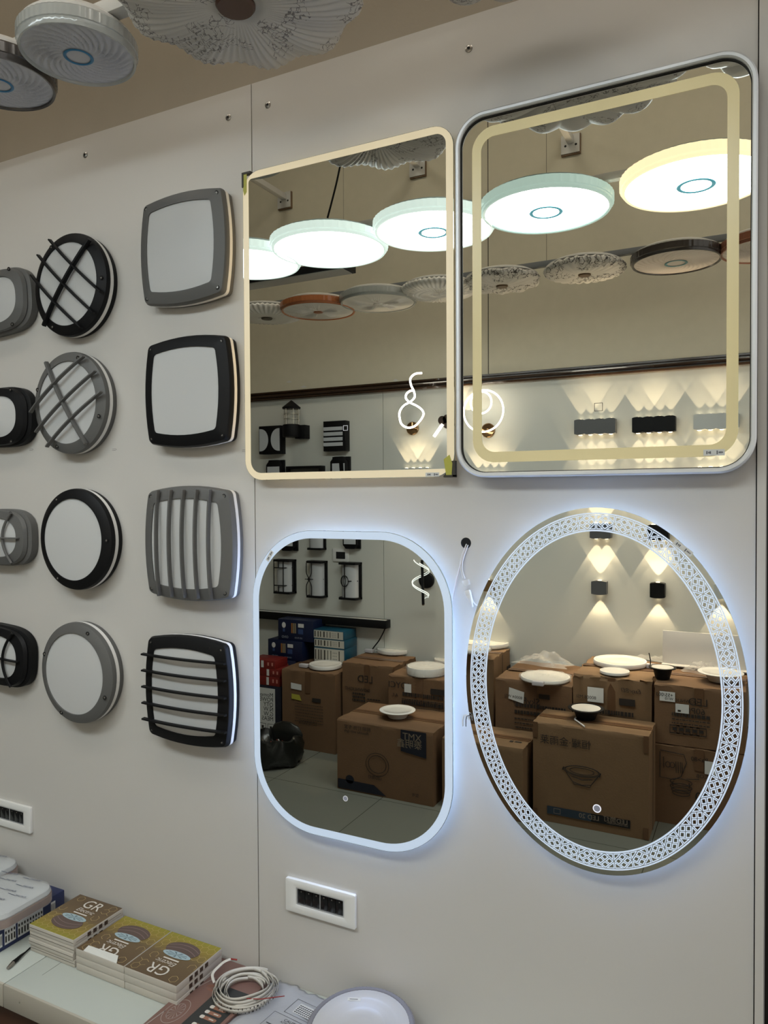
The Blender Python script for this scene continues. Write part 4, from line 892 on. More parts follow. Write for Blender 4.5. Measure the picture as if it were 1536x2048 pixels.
g = MB(); g.M = Matrix.Translation((0, 0, .10)) @ Matrix.Rotation(-pi/2, 4, 'X'); g.lathe([(w2*.55, yfrac(850)), (w2*.55, yfrac(820))], 32, cap0=False, cap1=False); g.build('glass', mat('lantern_glass', (.7, .7, .62), .08, alpha=.35, spec=1), t)
for k in range(6):
    a = k*pi/3+.3; MB().tube([(w2*.8*cos(a), yfrac(850), .10+w2*.8*sin(a)), (w2*.8*cos(a), yfrac(818), .10+w2*.8*sin(a))], .0035, 6).build('cage_rod', mat('cage_steel', (.45, .43, .36), .3, .8), t)
for v in (829, 839): MB().tube([(w2*.8*cos(2*pi*i/32), yfrac(v), .10+w2*.8*sin(2*pi*i/32)) for i in range(32)], .003, 6, closed=True).build('cage_ring', MATS['cage_steel'], t)
g = MB(); g.M = Matrix.Translation((0, 0, .10)) @ Matrix.Rotation(-pi/2, 4, 'X'); g.lathe([(w2*.9, yfrac(875)), (w2*.95, yfrac(873)), (w2*.95, yfrac(851)), (w2*.85, yfrac(850))], 40); g.build('cup', M_black, t)
MB().box(-w2*1.35-.01, -w2*.2, yfrac(878), yfrac(851), 0, .075).build('wall_arm', M_black, t, bevel=.002)
def lantern(u0, u1, v0, v1, label, style, side=.09):
    t, W_, H_ = outdoor(u0, u1, v0, v1, label); w2, h2 = W_/2, H_/2
    MB().box(-w2, w2*.9, -h2, h2, 0, .022).build('back_plate', M_black, t, bevel=.002)
    if style == 'octo':
        P = [(-w2*.9, -h2*.78), (-w2*.5, -h2), (w2*.5, -h2), (w2*.9, -h2*.78), (w2*.9, h2*.72), (w2*.5, h2), (-w2*.5, h2), (-w2*.9, h2*.72)]
        MB().prism(P, .02, .055).build('body', M_black, t, bevel=.002); MB().prism([(-w2*.72, -h2*.70), (w2*.72, -h2*.70), (w2*.72, h2*.62), (-w2*.72, h2*.62)], .054, .060).build('window', M_win, t)
        return t
    if style == 'swoosh':
        P = [(-w2*.9, -h2*.78), (-w2*.5, -h2), (w2*.5, -h2), (w2*.9, -h2*.78), (w2*.9, h2*.72), (w2*.5, h2), (-w2*.5, h2), (-w2*.9, h2*.72)]
        MB().prism(P, .02, .055).build('body', M_black, t, bevel=.002); MB().prism([(-w2*.66, -h2*.75), (w2*.66, -h2*.75), (w2*.66, h2*.62), (-w2*.66, h2*.62)], .054, .060).build('window', M_win, t)
        MB().loft([[(-.1*w2+w2*.5*(i/10)**2*-1, h2*.75-1.5*h2*i/10, .0605) for i in range(11)], [(-.55*w2+w2*-.3*(i/10)**2, h2*.75-1.5*h2*i/10, .0605) for i in range(11)]], None, False, False, closed=False).build('curved_bar', M_black, t)
        return t
    for s_, nm_ in ((1, 'top_cap'), (-1, 'bottom_cap')):
        MB().prism([(-w2, 0), (w2*.85, 0), (w2, .5*side), (w2*.8, side), (-w2*.85, side), (-w2, .8*side)], 0, .016).build(nm_, M_black, t)
    # caps are re-laid flat: swap axes
    for ch in t.children:
        if ch.name.startswith(('top_cap', 'bottom_cap')):
            up = ch.name.startswith('top'); 
            for v_ in ch.data.vertices: x_, y_, z_ = v_.co; v_.co = (x_, (h2-.016+z_) if up else (-h2+z_), y_)
    dd = side*.8
    MB().loft([[(w2*.78*cos(pi*i/12), yy, .022+(dd-.022)*sin(pi*i/12)**.7) for i in range(13)] for yy in (-h2+.016, h2-.016)], None, True, True).build('diffuser', M_wint, t)
    g = MB(); zf = side*.92
    def bar(x0, y0_, x1, y1_, r_=.0042): g.tube([(x0, y0_, zf), (x1, y1_, zf)], r_, 6)
    if style == 'grid':
        for xx in (-w2*.2, w2*.78): bar(xx, -h2+.01, xx, h2-.01)
        bar(w2*.3, h2-.01, w2*.3, h2*.55); bar(w2*.3, -h2+.01, w2*.3, -h2*.55)
        for yy in (h2*.52, -h2*.52): bar(-w2*.2, yy, w2*.78, yy); g.tube([(-w2*.2, yy, zf), (-w2*.8, yy, .03)], .0042, 6)
        g.tube([(-w2*.78, -h2+.01, .03), (-w2*.78, h2-.01, .03)], .0042, 6)
    if style == 'curl':
        xm = w2*.55
        for s_ in (-1, 1):
            g.tube(spline([(xm+s_*w2*.28, h2-.012, zf), (xm+s_*w2*.28, h2*.35, zf), (xm, .008, zf), (xm-s_*w2*.0, 0, zf)]), .004, 6); g.tube(spline([(xm+s_*w2*.28, -h2+.012, zf), (xm+s_*w2*.28, -h2*.35, zf), (xm, -.008, zf), (xm, 0, zf)]), .004, 6)
        g.tube([(xm-.014, 0, zf), (xm, .014, zf), (xm+.014, 0, zf), (xm, -.014, zf)], .003, 6, closed=True); g.tube([(w2, 0, zf), (xm, 0, zf)], .003, 6); g.tube([(xm, 0, zf), (-w2*.8, 0, .035)], .003, 6)
    if style == 'cage':
        xm = w2*.25; bar(xm, h2-.01, xm, h2*.32, .005); bar(xm, -h2*.32, xm, -h2+.01, .005)
        for k in range(6):
            a = k*pi/3; g.tube([(xm+.034*sin(pi*i/10)*cos(a), h2*.3*cos(pi*i/10), zf+.02*sin(pi*i/10)*sin(a)) for i in range(11)], .0028, 6)
        g.tube([(xm-.03, 0, zf), (-w2*.8, 0, .035)], .004, 6)
    g.build('grille', M_black, t)
    return t
lantern(547, 585, 1119, 1187, 'black lantern with a square grid front, leftmost of three below the small plate', 'grid')
lantern(613, 648, 1122, 1195, 'black lantern with a curled iron front, middle of three below the small plate', 'curl')
lantern(677, 717, 1125, 1199, 'black lantern with a twisted cage front, rightmost of three below the small plate', 'cage')
lantern(530, 563, 920, 990, 'black eight-sided wall lamp in the left mirror\'s lower left corner', 'octo')
lantern(658, 695, 913, 985, 'black wall lamp with a curved bar, at the upper left mirror\'s bottom edge', 'swoosh')
t, W_, H_ = outdoor(573, 643, 932, 985, 'wide black frame wall lamp cut by the lower edge of the left mirror'); w2, h2 = W_/2, H_/2
MB().ring([(-w2, -h2), (w2, -h2), (w2, h2), (-w2, h2)], [(-w2+.02, -h2+.02), (w2-.02, -h2+.02), (w2-.02, h2-.02), (-w2+.02, h2-.02)], .0, .07).build('frame', M_black, t, bevel=.001); MB().box(-w2+.02, w2-.02, -h2+.02, h2-.02, 0, .03).build('window', mat('dim_panel', (.12, .12, .11), .5), t)
lantern(556, 589, 1036, 1102, 'black eight-sided wall lamp at the top left of the round-cornered mirror', 'octo')
lantern(683, 715, 1034, 1098, 'black wall lamp at the top right of the lantern group, over the small plate', 'octo')
lantern(612, 645, 1036, 1100, 'black lantern with an open front between the two eight-sided ones', 'plain', .07)
x, z, W_, H_ = wbox(667, 698, 1097, 1123, DB); t = thing('control_plate', (x, BACKY, z), BACK, 'small pale wall plate with a black window beneath the upper lamps', 'switch'); MB().box(-W_/2, W_/2, -H_/2, H_/2, 0, .012).build('plate', M_white, t, bevel=.002); MB().box(-W_*.3, W_*.28, -H_*.28, H_*.25, .012, .0135).build('window', M_hole, t)
# long linear lamp below the lanterns
a, b_ = refl(440, 1217, DB-.08), refl(772, 1244, DB-.08)
t = thing('linear_wall_lamp', ((a.x+b_.x)/2, BACKY, b_.z-.01), BACK, 'long black linear wall lamp with a pale upper face under the lanterns', 'wall lamp'); L = (b_.x-a.x)/2
MB().box(-L, L, -.045, .018, .0, .085).build('housing', M_black, t, bevel=.003); MB().box(-L+.006, L-.006, .018, .022, .05, .08).build('diffuser', mat('pale_diffuser', (.5, .5, .46), .4), t)
P = spline([tuple(refl(u, v, DB-.05)) for u, v in ((771, 1250), (768, 1262), (758, 1281), (746, 1297), (742, 1310))])
tag(MB().tube(P, .005, 6).build('black_cable', M_black), 'thin black cable hanging from the right end of the linear lamp', 'cable')

def topz(o): return o.location.z+max(v.co.y for c in o.children for v in c.data.vertices)
def CT(s): return [o for o in bpy.context.scene.objects if o.parent is None and o.type == 'EMPTY' and s in o.get('label', '')][0]
# ------------------------------------------------------------------ cartons along the back wall
def carton(u0, u1, vt, D_, depth, label, z0=0.0, ftape=True, m=None, group='brown cartons along the back wall', vb=None, tape=True, cat='box', name='carton', wear=.004, seed=1, side_u=None):
    a, b_ = refl(u0, vt, D_), refl(u1, vt, D_)
    zt = a.z; W_ = b_.x-a.x; 
    if vb is not None: z0 = refl((u0+u1)/2, vb, D_).z
    t = thing(name, ((a.x+b_.x)/2, a.y, z0), BACK, label, cat, group); h = zt-z0
    rnd = random.Random(seed); n = 14; g = MB(); rings = []
    ys = [0.001, .01, h*.25, h*.5, h*.75, h-.03, h-.008, h]
    for y in ys:
        ring = []; near = 1.0 if y > h-.04 else .25
        per = [(-W_/2+W_*i/n, 0) for i in range(n)]+[(W_/2, -depth*i/n) for i in range(n)]+[(W_/2-W_*i/n, -depth) for i in range(n)]+[(-W_/2, -depth+depth*i/n) for i in range(n)]
        for x, zz in per: ring.append((x+rnd.uniform(-1, 1)*wear*near, min(h, max(0.0005, y-(abs(rnd.gauss(0, 1))*wear*.8 if y > h-.01 else 0))), zz+rnd.uniform(-1, 1)*wear*near-(.004 if y == h else 0)*(1 if zz == 0 else 0)))
        rings.append(ring)
    g.loft(rings); g.build('shell', m or M_carton, t, smooth=25)
    if tape:
        MB().box(-W_/2+.004, W_/2-.004, h-.002, h+.0012, -depth/2-.03, -depth/2+.03).build('packing_tape', M_tape, t, smooth=0)
        if ftape: MB().box(W_*-.05, W_*.05, h*.72, h-.006, .0042, .0048).build('front_tape', M_tape, t, smooth=0)
        MB().box(-W_/2-.0045, -W_/2-.003, .005, h-.01, -depth/2-.003, -depth/2+.001).box(-W_/2+.002, W_/2-.002, h+.001, h+.002, -depth/2-.002, -depth/2+.001).build('flap_seam', M_print, t, smooth=0)
    t['w'] = W_; t['h'] = h; del t['w']; del t['h']
    return t, W_, h
def T(g, W_, h, txt, fx, fy, size, k=None, **kw):
    """text on the front; fx measured from the photo-left, where the mirrored line ends"""
    g.text(txt, W_*(.5-fx), h*fy, .0052, size, k=k, **kw)
def lines(g, W_, h, fx0, fx1, fy, n, step, th=.004, k=None, seed=1):
    rnd = random.Random(seed)
    for r in range(n):
        x = W_*(.5-fx1); xe = W_*(.5-fx0)
        while x < xe:
            w_ = rnd.uniform(.006, .02); g.box(x, min(x+w_, xe), h*fy-r*step, h*fy-r*step+th, .0050, .0056, k); x += w_+.005
# stack from the left
t, W_, h = carton(564, 670, 1336, 4.71, .46, 'tall brown carton beside the red boxes, with white and yellow stickers', seed=2)
g = MB(); g.prism([(W_*.12, h*.745), (W_*.32, h*.755), (W_*.32, h*.83), (W_*.12, h*.82)], .005, .006, 0); g.prism([(W_*.12, h*.615), (W_*.31, h*.625), (W_*.31, h*.69), (W_*.16, h*.685)], .005, .006, 1); g.build('sticker', [M_label, mat('yellow_sticker', (.42, .38, .05), .5)], t, smooth=0)
g = MB(); g.box(-W_*.24, -W_*.08, h*.62, h*.67, .0050, .0056); lines(g, W_, h, .25, .78, .57, 7, .022); lines(g, W_, h, .32, .66, .36, 2, .02); g.build('printed_text', M_print, t, smooth=0)
t, W_, h = carton(684.5, 786, 1323, 4.78, .39, 'brown carton with vertical print between the tall carton and the wrapped drum', seed=3)
g = MB(); T(g, W_, h, 'LED', .62, .80, .075); T(g, W_, h, 'DOWNLIGHT', .56, .70, .034); lines(g, W_, h, .2, .46, .66, 3, .024, .014); lines(g, W_, h, .5, .75, .62, 12, .022, .008, seed=5); g.build('printed_text', M_print, t, smooth=0)
t, W_, h = carton(777, 905, 1348, 4.66, .48, 'brown carton with printed characters carrying the wrapped drum lamp', seed=4)
g = MB(); T(g, W_, h, 'JOYCI', .34, .865, .062); T(g, W_, h, 'A/L', .16, .77, .035); g.box(-W_*.38, -W_*.17, h*.84, h*.90, .005, .0056); lines(g, W_, h, .22, .86, .79, 3, .055, .026, seed=7); lines(g, W_, h, .22, .86, .75, 2, .055, .008, seed=9); g.build('printed_text', M_print, t, smooth=0); MB().box(W_*.13, W_*.24, h*.83, h*.92, .0058, .0066).build('sticker', M_label, t, smooth=0)
t, W_, h = carton(927, 987, 1311, 4.80, .37, 'brown carton carrying film-wrapped plates, cut by the left of the oval mirror', seed=5, m=M_carton2)
g = MB(); g.box(-W_/2-.0062, -W_/2-.005, h*.66, h*.86, -.36, -.28); g.box(-W_/2-.0062, -W_/2-.005, h*.6, h*.63, -.25, -.14); g.build('printed_text', M_print, t, smooth=0)
t, W_, h = carton(991, 1144, 1355, 4.60, .56, 'brown carton with a tilted white label and large script, left in the oval mirror', seed=6)
g = MB(); g.M = Matrix.Translation((0, 0, .006)); g.prism([(W_*.12, h*.80), (W_*.32, h*.83), (W_*.31, h*.93), (W_*.11, h*.90)], 0, .001, 0); g.build('sticker', M_label, t, smooth=0)
g = MB(); g.M = Matrix.Translation((0, 0, .0022)); g.text('80004 WSJ', W_*.135, h*.835, .005, .026, rot=.06); g.build('sticker_text', M_print, t, smooth=0)
g = MB(); T(g, W_, h, 'SkyPllsl', .60, .80, .060, shear=.1); g.box(-W_*.22, -W_*.08, h*.86, h*.90, .005, .0056); lines(g, W_, h, .26, .92, .77, 2, .045, .022, seed=3); lines(g, W_, h, .26, .92, .66, 5, .028, .007, seed=4); g.build('printed_text', M_print, t, smooth=0)
t, W_, h = carton(1147, 1303, 1346, 4.60, .55, 'worn brown carton carrying the large white disc, centre of the oval mirror', seed=7, wear=.008, m=M_carton2)
MB().box(W_*.10, W_*.31, h*.80, h*.91, .0088, .0096).build('sticker', M_label, t, smooth=0)
g = MB(); g.M = Matrix.Translation((0, 0, .0046)); T(g, W_, h, '80008 MSI', .305, .82, .028); T(g, W_, h, 'Easy/BEI', .88, .90, .034, shear=.3); g.box(-W_*.30, -W_*.10, h*.80, h*.85, .005, .0056); lines(g, W_, h, .2, .78, .72, 2, .045, .026, seed=13); lines(g, W_, h, .2, .78, .64, 2, .03, .008, seed=14); g.build('printed_text', M_print, t, smooth=0)
# right side: two cartons stacked
lo, W_, h = carton(1310, 1492, 1485, 4.56, .58, 'lower brown carton with a line drawing of a downlight, right in the oval mirror', seed=8)
g = MB(); z_ = .0050
def dl(pts, r_=.0022): g.tube([(W_*(.5-a), h*b_, z_) for a, b_ in pts], r_, 4, flat=.4)
dl([(.06, .90), (.06, .58), (.22, .57), (.30, .62), (.36, .80), (.33, .90), (.06, .92)]); 
for a, y1 in ((.10, .84), (.24, .80), (.265, .80), (.29, .80), (.31, .80)): dl([(a, y1), (a+.004, y1-.14)], .0018)
for a in (.15, .20): g.tube([(W_*(.5-a)+.013*cos(k*pi/6), h*.75+.016*sin(k*pi/6), z_) for k in range(12)], .0018, 4, closed=True, flat=.4)
for yy, rr in ((.55, .058), (.49, .058), (.45, .050), (.41, .046)): g.tube([(W_*(.5-.30)+rr*cos(k*pi/12), h*yy+rr*.34*sin(k*pi/12), z_) for k in range(24)], .002, 4, closed=True, flat=.4)
dl([(.21, .55), (.21, .49)]); dl([(.39, .55), (.39, .49)]); dl([(.36, .60), (.50, .62)])
g.build('line_drawing', M_print, lo, smooth=0)
g = MB(); T(g, W_, h, 'Ra>80', .60, .84, .035); T(g, W_, h, 'COB', .60, .64, .03); T(g, W_, h, '20', .62, .34, .08); g.build('printed_text', M_print, lo, smooth=0); MB().box(W_*(.5-.68), W_*(.5-.56), h*.70, h*.86, .0052, .006).build('sticker', M_label, lo, smooth=0)
hz = refl(1310, 1485, 4.56).z
t, W_, h = carton(1309, 1492, 1366, 4.56, .58, 'upper brown carton with white labels and large lettering, right in the oval mirror', z0=hz+.001, seed=9)
g = MB(); g.box(W_*.265, W_*.44, h*.72, h*.88, .0052, .006, 0); g.box(W_*.11, W_*.26, h*.55, h*.70, .0052, .006, 0); g.build('sticker', M_label, t, smooth=0)
g = MB(); g.M = Matrix.Translation((0, 0, .0012)); T(g, W_, h, '+55/003', .215, .80, .028); T(g, W_, h, 'W10', .215, .745, .022); g.box(W_*.20, W_*.235, h*.57, h*.60, .005, .0056); g.build('sticker_text', M_print, t, smooth=0)
g = MB(); T(g, W_, h, 'LED', .60, .70, .060); T(g, W_, h, 'DOWNLIGHT', .49, .73, .026); T(g, W_, h, '60PCS', .57, .56, .050); lines(g, W_, h, .20, .62, .49, 1, .03, .020, seed=23); lines(g, W_, h, .20, .62, .43, 2, .022, .006, seed=24)
for k in range(5):
    xx = W_*(.5-.23-.075*k); g.ring([(xx-.026, h*.20), (xx+.026, h*.20), (xx+.026, h*.34), (xx-.026, h*.34)], [(xx-.023, h*.215), (xx+.023, h*.215), (xx+.023, h*.325), (xx-.023, h*.325)], .005, .0056); g.box(xx-.010, xx+.010, h*.25, h*.30, .005, .0056)
g.build('printed_text', M_print, t, smooth=0)
upper = t
# front row of three cartons
t, W_, h = carton(674, 866, 1437, 4.17, .44, 'brown carton with a dark navy label and a printed ring, in the round-cornered mirror', seed=10, wear=.003, ftape=False)
g = MB(); g.add([(-W_*.18, h*.985, .0046), (-W_*.435, h*.985, .0046), (-W_*.435, h*.64, .0046), (-W_*.18, h*.69, .0046)], [(0, 1, 2, 3)], 0); g.add([(W_*.49, .01, .0046), (W_*.49, .07, .0046), (W_*.10, .068, .0046), (W_*-.03, .01, .0046)], [(0, 1, 2, 3)], 0); g.prism(ellip(W_*.36, h*.165, W_*.045, h*.06, 24), .0036, .0046, 0); g.build('navy_label', M_navy, t, smooth=0)
g = MB(); g.M = Matrix.Translation((0, 0, .0003)); g.text('XMT', -W_*.39, h*.855, .005, .062, 0, sx=1.0); g.text('泰明鑫', -W_*.395, h*.755, .005, .058, 0); g.build('label_text', mat('label_tan_text', (.22, .17, .12), .6), t, smooth=0)
g = MB(); g.text('照明·灯饰·专家', W_*.13, h*.885, .005, .030); g.text('Beautiful with light', W_*.15, h*.835, .005, .024, shear=.4); g.text('LED筒灯', W_*.02, h*.235, .005, .026); g.text('型号', -W_*.36, h*.10, .005, .024)
g.ring(ellip(W_*.065, h*.44, W_*.122, h*.165, 48), ellip(W_*.065, h*.44, W_*.118, h*.158, 48), .004, .0048); g.ring(ellip(W_*.065, h*.445, W_*.095, h*.125, 48), ellip(W_*.065, h*.445, W_*.090, h*.118, 48), .004, .0048); g.build('printed_text', M_print, t, smooth=0)
tmx = t
t, W_, h = carton(884, 1046, 1474, 4.20, .34, 'plain brown carton between the two mirrors, cut by both their borders', seed=11, wear=.003, m=M_carton2, ftape=False)
g = MB(); g.box(-W_*.42, -W_*.34, h+.0006, h+.0014, -.12, -.10); g.box(-W_*.32, -W_*.28, h+.0006, h+.0014, -.12, -.09); g.build('top_marks', M_print, t, smooth=0)
t, W_, h = carton(1066, 1298, 1442, 4.28, .29, 'front carton in the oval mirror, with a downlight drawing and black strip', seed=12, wear=.0025, m=M_carton2, ftape=False)
g = MB(); g.box(W_*.37, -W_*.02+.0, h*.085, h*.165, .0036, .0044, 0); g.box(-W_*.02, -W_*.35, h*.085, h*.165, .0036, .0044, 1); g.build('title_strip', [mat('slate_blue_print', (.02, .035, .055), .5), M_hole], t, smooth=0)
g = MB(); g.text('LED筒灯', -W_*.33, h*.118, .0042, .036); g.text('LED DOWNLIGHT', -W_*.33, h*.098, .0042, .014); g.text('LED 20', -W_*.09, h*.105, .0042, .038); g.ring([(W_*.25, h*.10), (W_*.31, h*.10), (W_*.31, h*.15), (W_*.25, h*.15)], [(W_*.253, h*.103), (W_*.307, h*.103), (W_*.307, h*.147), (W_*.253, h*.147)], .0044, .0048); g.build('strip_text', mat('strip_tan', (.26, .20, .15), .6), t, smooth=0)
g = MB(); g.text('恒耀·金雨莱', W_*-.02, h*.80, .0045, .056); 
def ln(P, r_=.0022): g.tube([(W_*(.5-a), h*b_, .0046) for a, b_ in P], r_, 4, flat=.4)
cx_, cy_ = .44, .565
for a, b_, dy in ((.155, .052, 0), (.145, .046, .004), (.105, .032, .002)): g.tube([(W_*(.5-cx_)+W_*a*cos(2*pi*i/40), h*(cy_+dy)+h*b_*sin(2*pi*i/40), .0046) for i in range(40)], .0019, 4, closed=True, flat=.4)
ln([(cx_-.15, cy_-.01), (cx_-.08, cy_-.115), (cx_-.07, cy_-.135), (cx_+.07, cy_-.145), (cx_+.08, cy_-.12), (cx_+.15, cy_-.01)]); ln([(cx_-.09, cy_-.06), (cx_-.0, cy_-.085), (cx_+.09, cy_-.065)]); ln([(cx_-.08, cy_-.115), (cx_, cy_-.135), (cx_+.08, cy_-.12)]); ln([(cx_-.16, cy_+.02), (cx_-.17, cy_-.01)], .004); ln([(cx_+.16, cy_+.01), (cx_+.15, cy_-.03)], .004)
g.build('line_drawing', M_print, t, smooth=0)
for sx in (-1, 1):
    for y0_, y1_ in ((h*.84, h*.998), (.004, h*.12)):
        MB().box(sx*W_/2-(.028 if sx > 0 else -.0), sx*W_/2+(.0 if sx > 0 else .028), y0_, y1_, .003, .0042).build('corner_tape', M_tape, t, smooth=0)
box2 = t
# blue, teal and red cartons at the far left of the mirror
def pbox(u0, u1, v0, v1, D_, depth, label, m, name, group, deco=None, z0=None):
    a, b_ = refl(u0, v0, D_), refl(u1, v0, D_); zt = refl((u0+u1)/2, v0, D_).z; zb = refl((u0+u1)/2, v1, D_).z if z0 is None else z0
    t = thing(name, ((a.x+b_.x)/2, a.y, zb+.0004), BACK, label, 'box', group); W_, h = b_.x-a.x, zt-zb-.0008
    MB().box(-W_/2, W_/2, 0, h, -depth, 0).build('carton', m, t, bevel=.002)
    if deco: deco(t, W_, h)
    return t, zt, zb
M_bulb = mat('bulb_box_blue', (.004, .009, .036), .4); M_teal = mat('teal_box', (.009, .065, .11), .35); M_red = mat('red_box', (.16, .011, .008), .45)
def bulbdeco(t, W_, h):
    g = MB(); g.prism(ellip(W_*.33, h*.72, W_*.055, h*.14, 20), .0004, .0012, 0); g.box(W_*.30, W_*.36, h*.4, h*.55, .0004, .001, 3)
    for k in range(3): g.box(W_*(.08-.05*k), W_*(.115-.05*k), h*.36, h*.84, .0004, .001, 1 if k == 0 else 2)
    g.box(-W_*.08, -W_*.24, h*.66, h*.84, .0004, .0012, 0); g.box(-W_*.08, -W_*.22, h*.34, h*.58, .0004, .001, 3)
    g.build('picture', [M_label, mat('orange_print', (.35, .14, .03), .5), mat('sand_print', (.25, .20, .12), .5), mat('mid_blue_print', (.03, .06, .16), .5)], t, smooth=0)
    g = MB(); g.text('OIVD', W_*.20, h*.10, .0006, h*.16); g.text('LED BULB', -W_*.20, h*.12, .0006, h*.10); g.build('caption', mat('pale_blue_print', (.30, .33, .40), .5), t, smooth=0)
# a pile of flat cartons behind carries them

t, zt1, zb1 = pbox(536, 604, 1281, 1320, 4.96, .22, 'large blue bulb carton with a bulb picture, lower of the two', M_bulb, 'bulb_carton', 'blue bulb cartons', bulbdeco)
t, zt2, zb2 = pbox(556, 626, 1240, 1277, 4.98, .19, 'large blue bulb carton with a bulb picture, upper of the two', M_bulb, 'bulb_carton', 'blue bulb cartons', bulbdeco, z0=zt1)
t, _, _ = pbox(523, 590, 1320, 1400, 4.95, .235, 'dark blue carton under the lower bulb carton, mostly hidden by the tall brown carton', mat('dull_navy', (.012, .015, .04), .5), 'navy_carton', None, lambda t, W_, h: MB().box(-W_*.3, W_*.05, h-.05, h-.02, .0004, .0012).build('printed_strip', mat('orange_print', (.35, .14, .03), .5), t, smooth=0), z0=0.0)
t.location.z = .0004; ch = t.children[0]
for v_ in ch.data.vertices:
    if v_.co.y > .2: v_.co.y += (zb1-.001)-refl((523+590)/2, 1320, 4.95).z
def tealdeco(t, W_, h):
    g = MB(); g.box(-W_*.47, W_*.485, h*.06, h*.94, .0004, .001, 0)
    for k, (a, b_) in enumerate(((.46, .43), (.36, .33), (.28, .25), (.17, .13), (.06, .04), (-.04, -.06), (-.30, -.33))): g.box(W_*b_, W_*a, h*.2, h*.84, .001, .0014, 1)
    for k in range(3):
        for q in range(3): g.box(W_*(-.14-.05*q), W_*(-.11-.05*q), h*(.25+.2*k), h*(.34+.2*k), .001, .0014, 2)
    g.build('printed_label', [mat('cream_print', (.48, .46, .40), .5), M_print, mat('grey_print', (.28, .27, .25), .5)], t, smooth=0)
zt = None; ztc = refl(700, 1315, 4.75).z
vs = ((1296, 1315), (1279, 1296.5), (1261, 1279.5)); zprev = topz(CT('tall brown carton'))+.002
for k, (a, b_) in enumerate(vs):
    t, zt, zb = pbox(628+(0, 0, -1)[k], 690+(0, 0, -2)[k], a, b_, 4.985, .19, 'teal-ended flat box with a row of black pictures, %s of three' % ('lowest', 'middle', 'topmost')[k], M_teal, 'lamp_box', 'teal flat boxes', tealdeco, z0=zprev); zprev = zt
# red boxes on the white-labelled tall box
def wl(t, W_, h):
    MB().box(-W_*.28, W_*.6, .03, h-.02, .0004, .0012).build('white_label', M_label, t, smooth=0)
    g = MB()
    for k, s_ in enumerate(('Moment', 'POWER', 'QTY', 'N.W', 'G.W', 'MEAS')): g.text(s_, -W_*.22, h*(.80-.085*k), .0014, .046)
    for k in range(4): xx = -W_*.12+W_*.3*(k % 2); yy = h*(.12+.13*(k//2)); g.ring([(xx-.03, yy-.03), (xx+.03, yy-.03), (xx+.03, yy+.03), (xx-.03, yy+.03)], [(xx-.027, yy-.027), (xx+.027, yy-.027), (xx+.027, yy+.027), (xx-.027, yy+.027)], .0012, .0018); g.box(xx-.01, xx+.01, yy-.012, yy+.012, .0012, .0018)
    g.build('label_text', M_print, t, smooth=0)
t, ztl, _ = pbox(508, 562, 1371, 1470, 4.74, .18, 'tall dark box with a white shipping label under the red boxes', mat('black_box', (.008, .010, .022), .4), 'labelled_box', None, wl, z0=0.0)
def reddeco(t, W_, h):
    g = MB(); g.box(-W_*.05, W_*.05, h*.08, h*.92, .0004, .0012, 0); g.box(-W_*.2, -W_*.26, h*.35, h*.75, .0004, .001, 1); g.box(-W_*.36, -W_*.42, h*.35, h*.75, .0004, .001, 1); g.build('printed_label', [M_label, mat('pink_print', (.5, .2, .16), .5)], t, smooth=0)
for k, (u1, a, b_) in enumerate(((559, 1352.5, 1370), (560, 1337, 1352.5), (550, 1319.5, 1337))):
    t, zt, _ = pbox(512 if k < 2 else 500, u1, a, b_, 4.74, .17, 'small red box, %s of three stacked on the labelled box' % ('lowest', 'middle', 'topmost')[k], M_red, 'red_box', 'small red boxes', reddeco, z0=ztl); ztl = zt
# black rubbish bag
b0 = refl(556, 1512, 4.40); t = thing('black_bag', (b0.x-.02, b0.y, 0), Euler((0, 0, 0)), 'open black plastic bag of scraps on the floor below the red boxes', 'bag'); t.scale = (.82, .82, .82)
rnd = random.Random(5); 
def crumple(a, r, z): return r*(1+.05*sin(5*a+z*20)+.035*sin(11*a-z*31)), z+.012*sin(7*a+r*9)*(1 if z > .02 else 0)
MB().lathe([(.19, .004), (.235, .03), (.25, .10), (.235, .18), (.22, .235), (.20, .24), (.185, .19), (.15, .15), (.02, .14)], 64, fn=crumple).build('film', mat('black_film', (.008, .009, .008), .3, spec=.6, bump=1.0, bscale=25), t, smooth=50)
MB().loft([[(.05+.16*cos(a_)*k_, .04*sin(a_)*k_-.1, z__) for a_ in [2*pi*i/12 for i in range(12)]] for k_, z__ in ((1, .15), (1.05, .24), (.8, .30), (.3, .33))]).build('gathered_top', MATS['black_film'], t)
g = MB()
for k in range(26):
    a, r = rnd.uniform(0, 2*pi), rnd.uniform(0, .13); g.M = Matrix.Translation((r*cos(a), r*sin(a)+.02, .150+rnd.uniform(0, .02))) @ Euler((rnd.uniform(0, 3), rnd.uniform(0, 3), rnd.uniform(0, 3))).to_matrix().to_4x4(); s_ = rnd.uniform(.006, .016); g.box(-s_*1.6, s_*1.6, -s_, s_, -s_*.3, s_*.3, rnd.choice((0, 0, 1, 2)))
o = g.build('scraps', [mat('scrap_white', (.30, .30, .30), .5), mat('scrap_red', (.22, .04, .03), .5), mat('scrap_dark', (.04, .04, .04), .5)], t, smooth=0); o['kind'] = 'stuff'

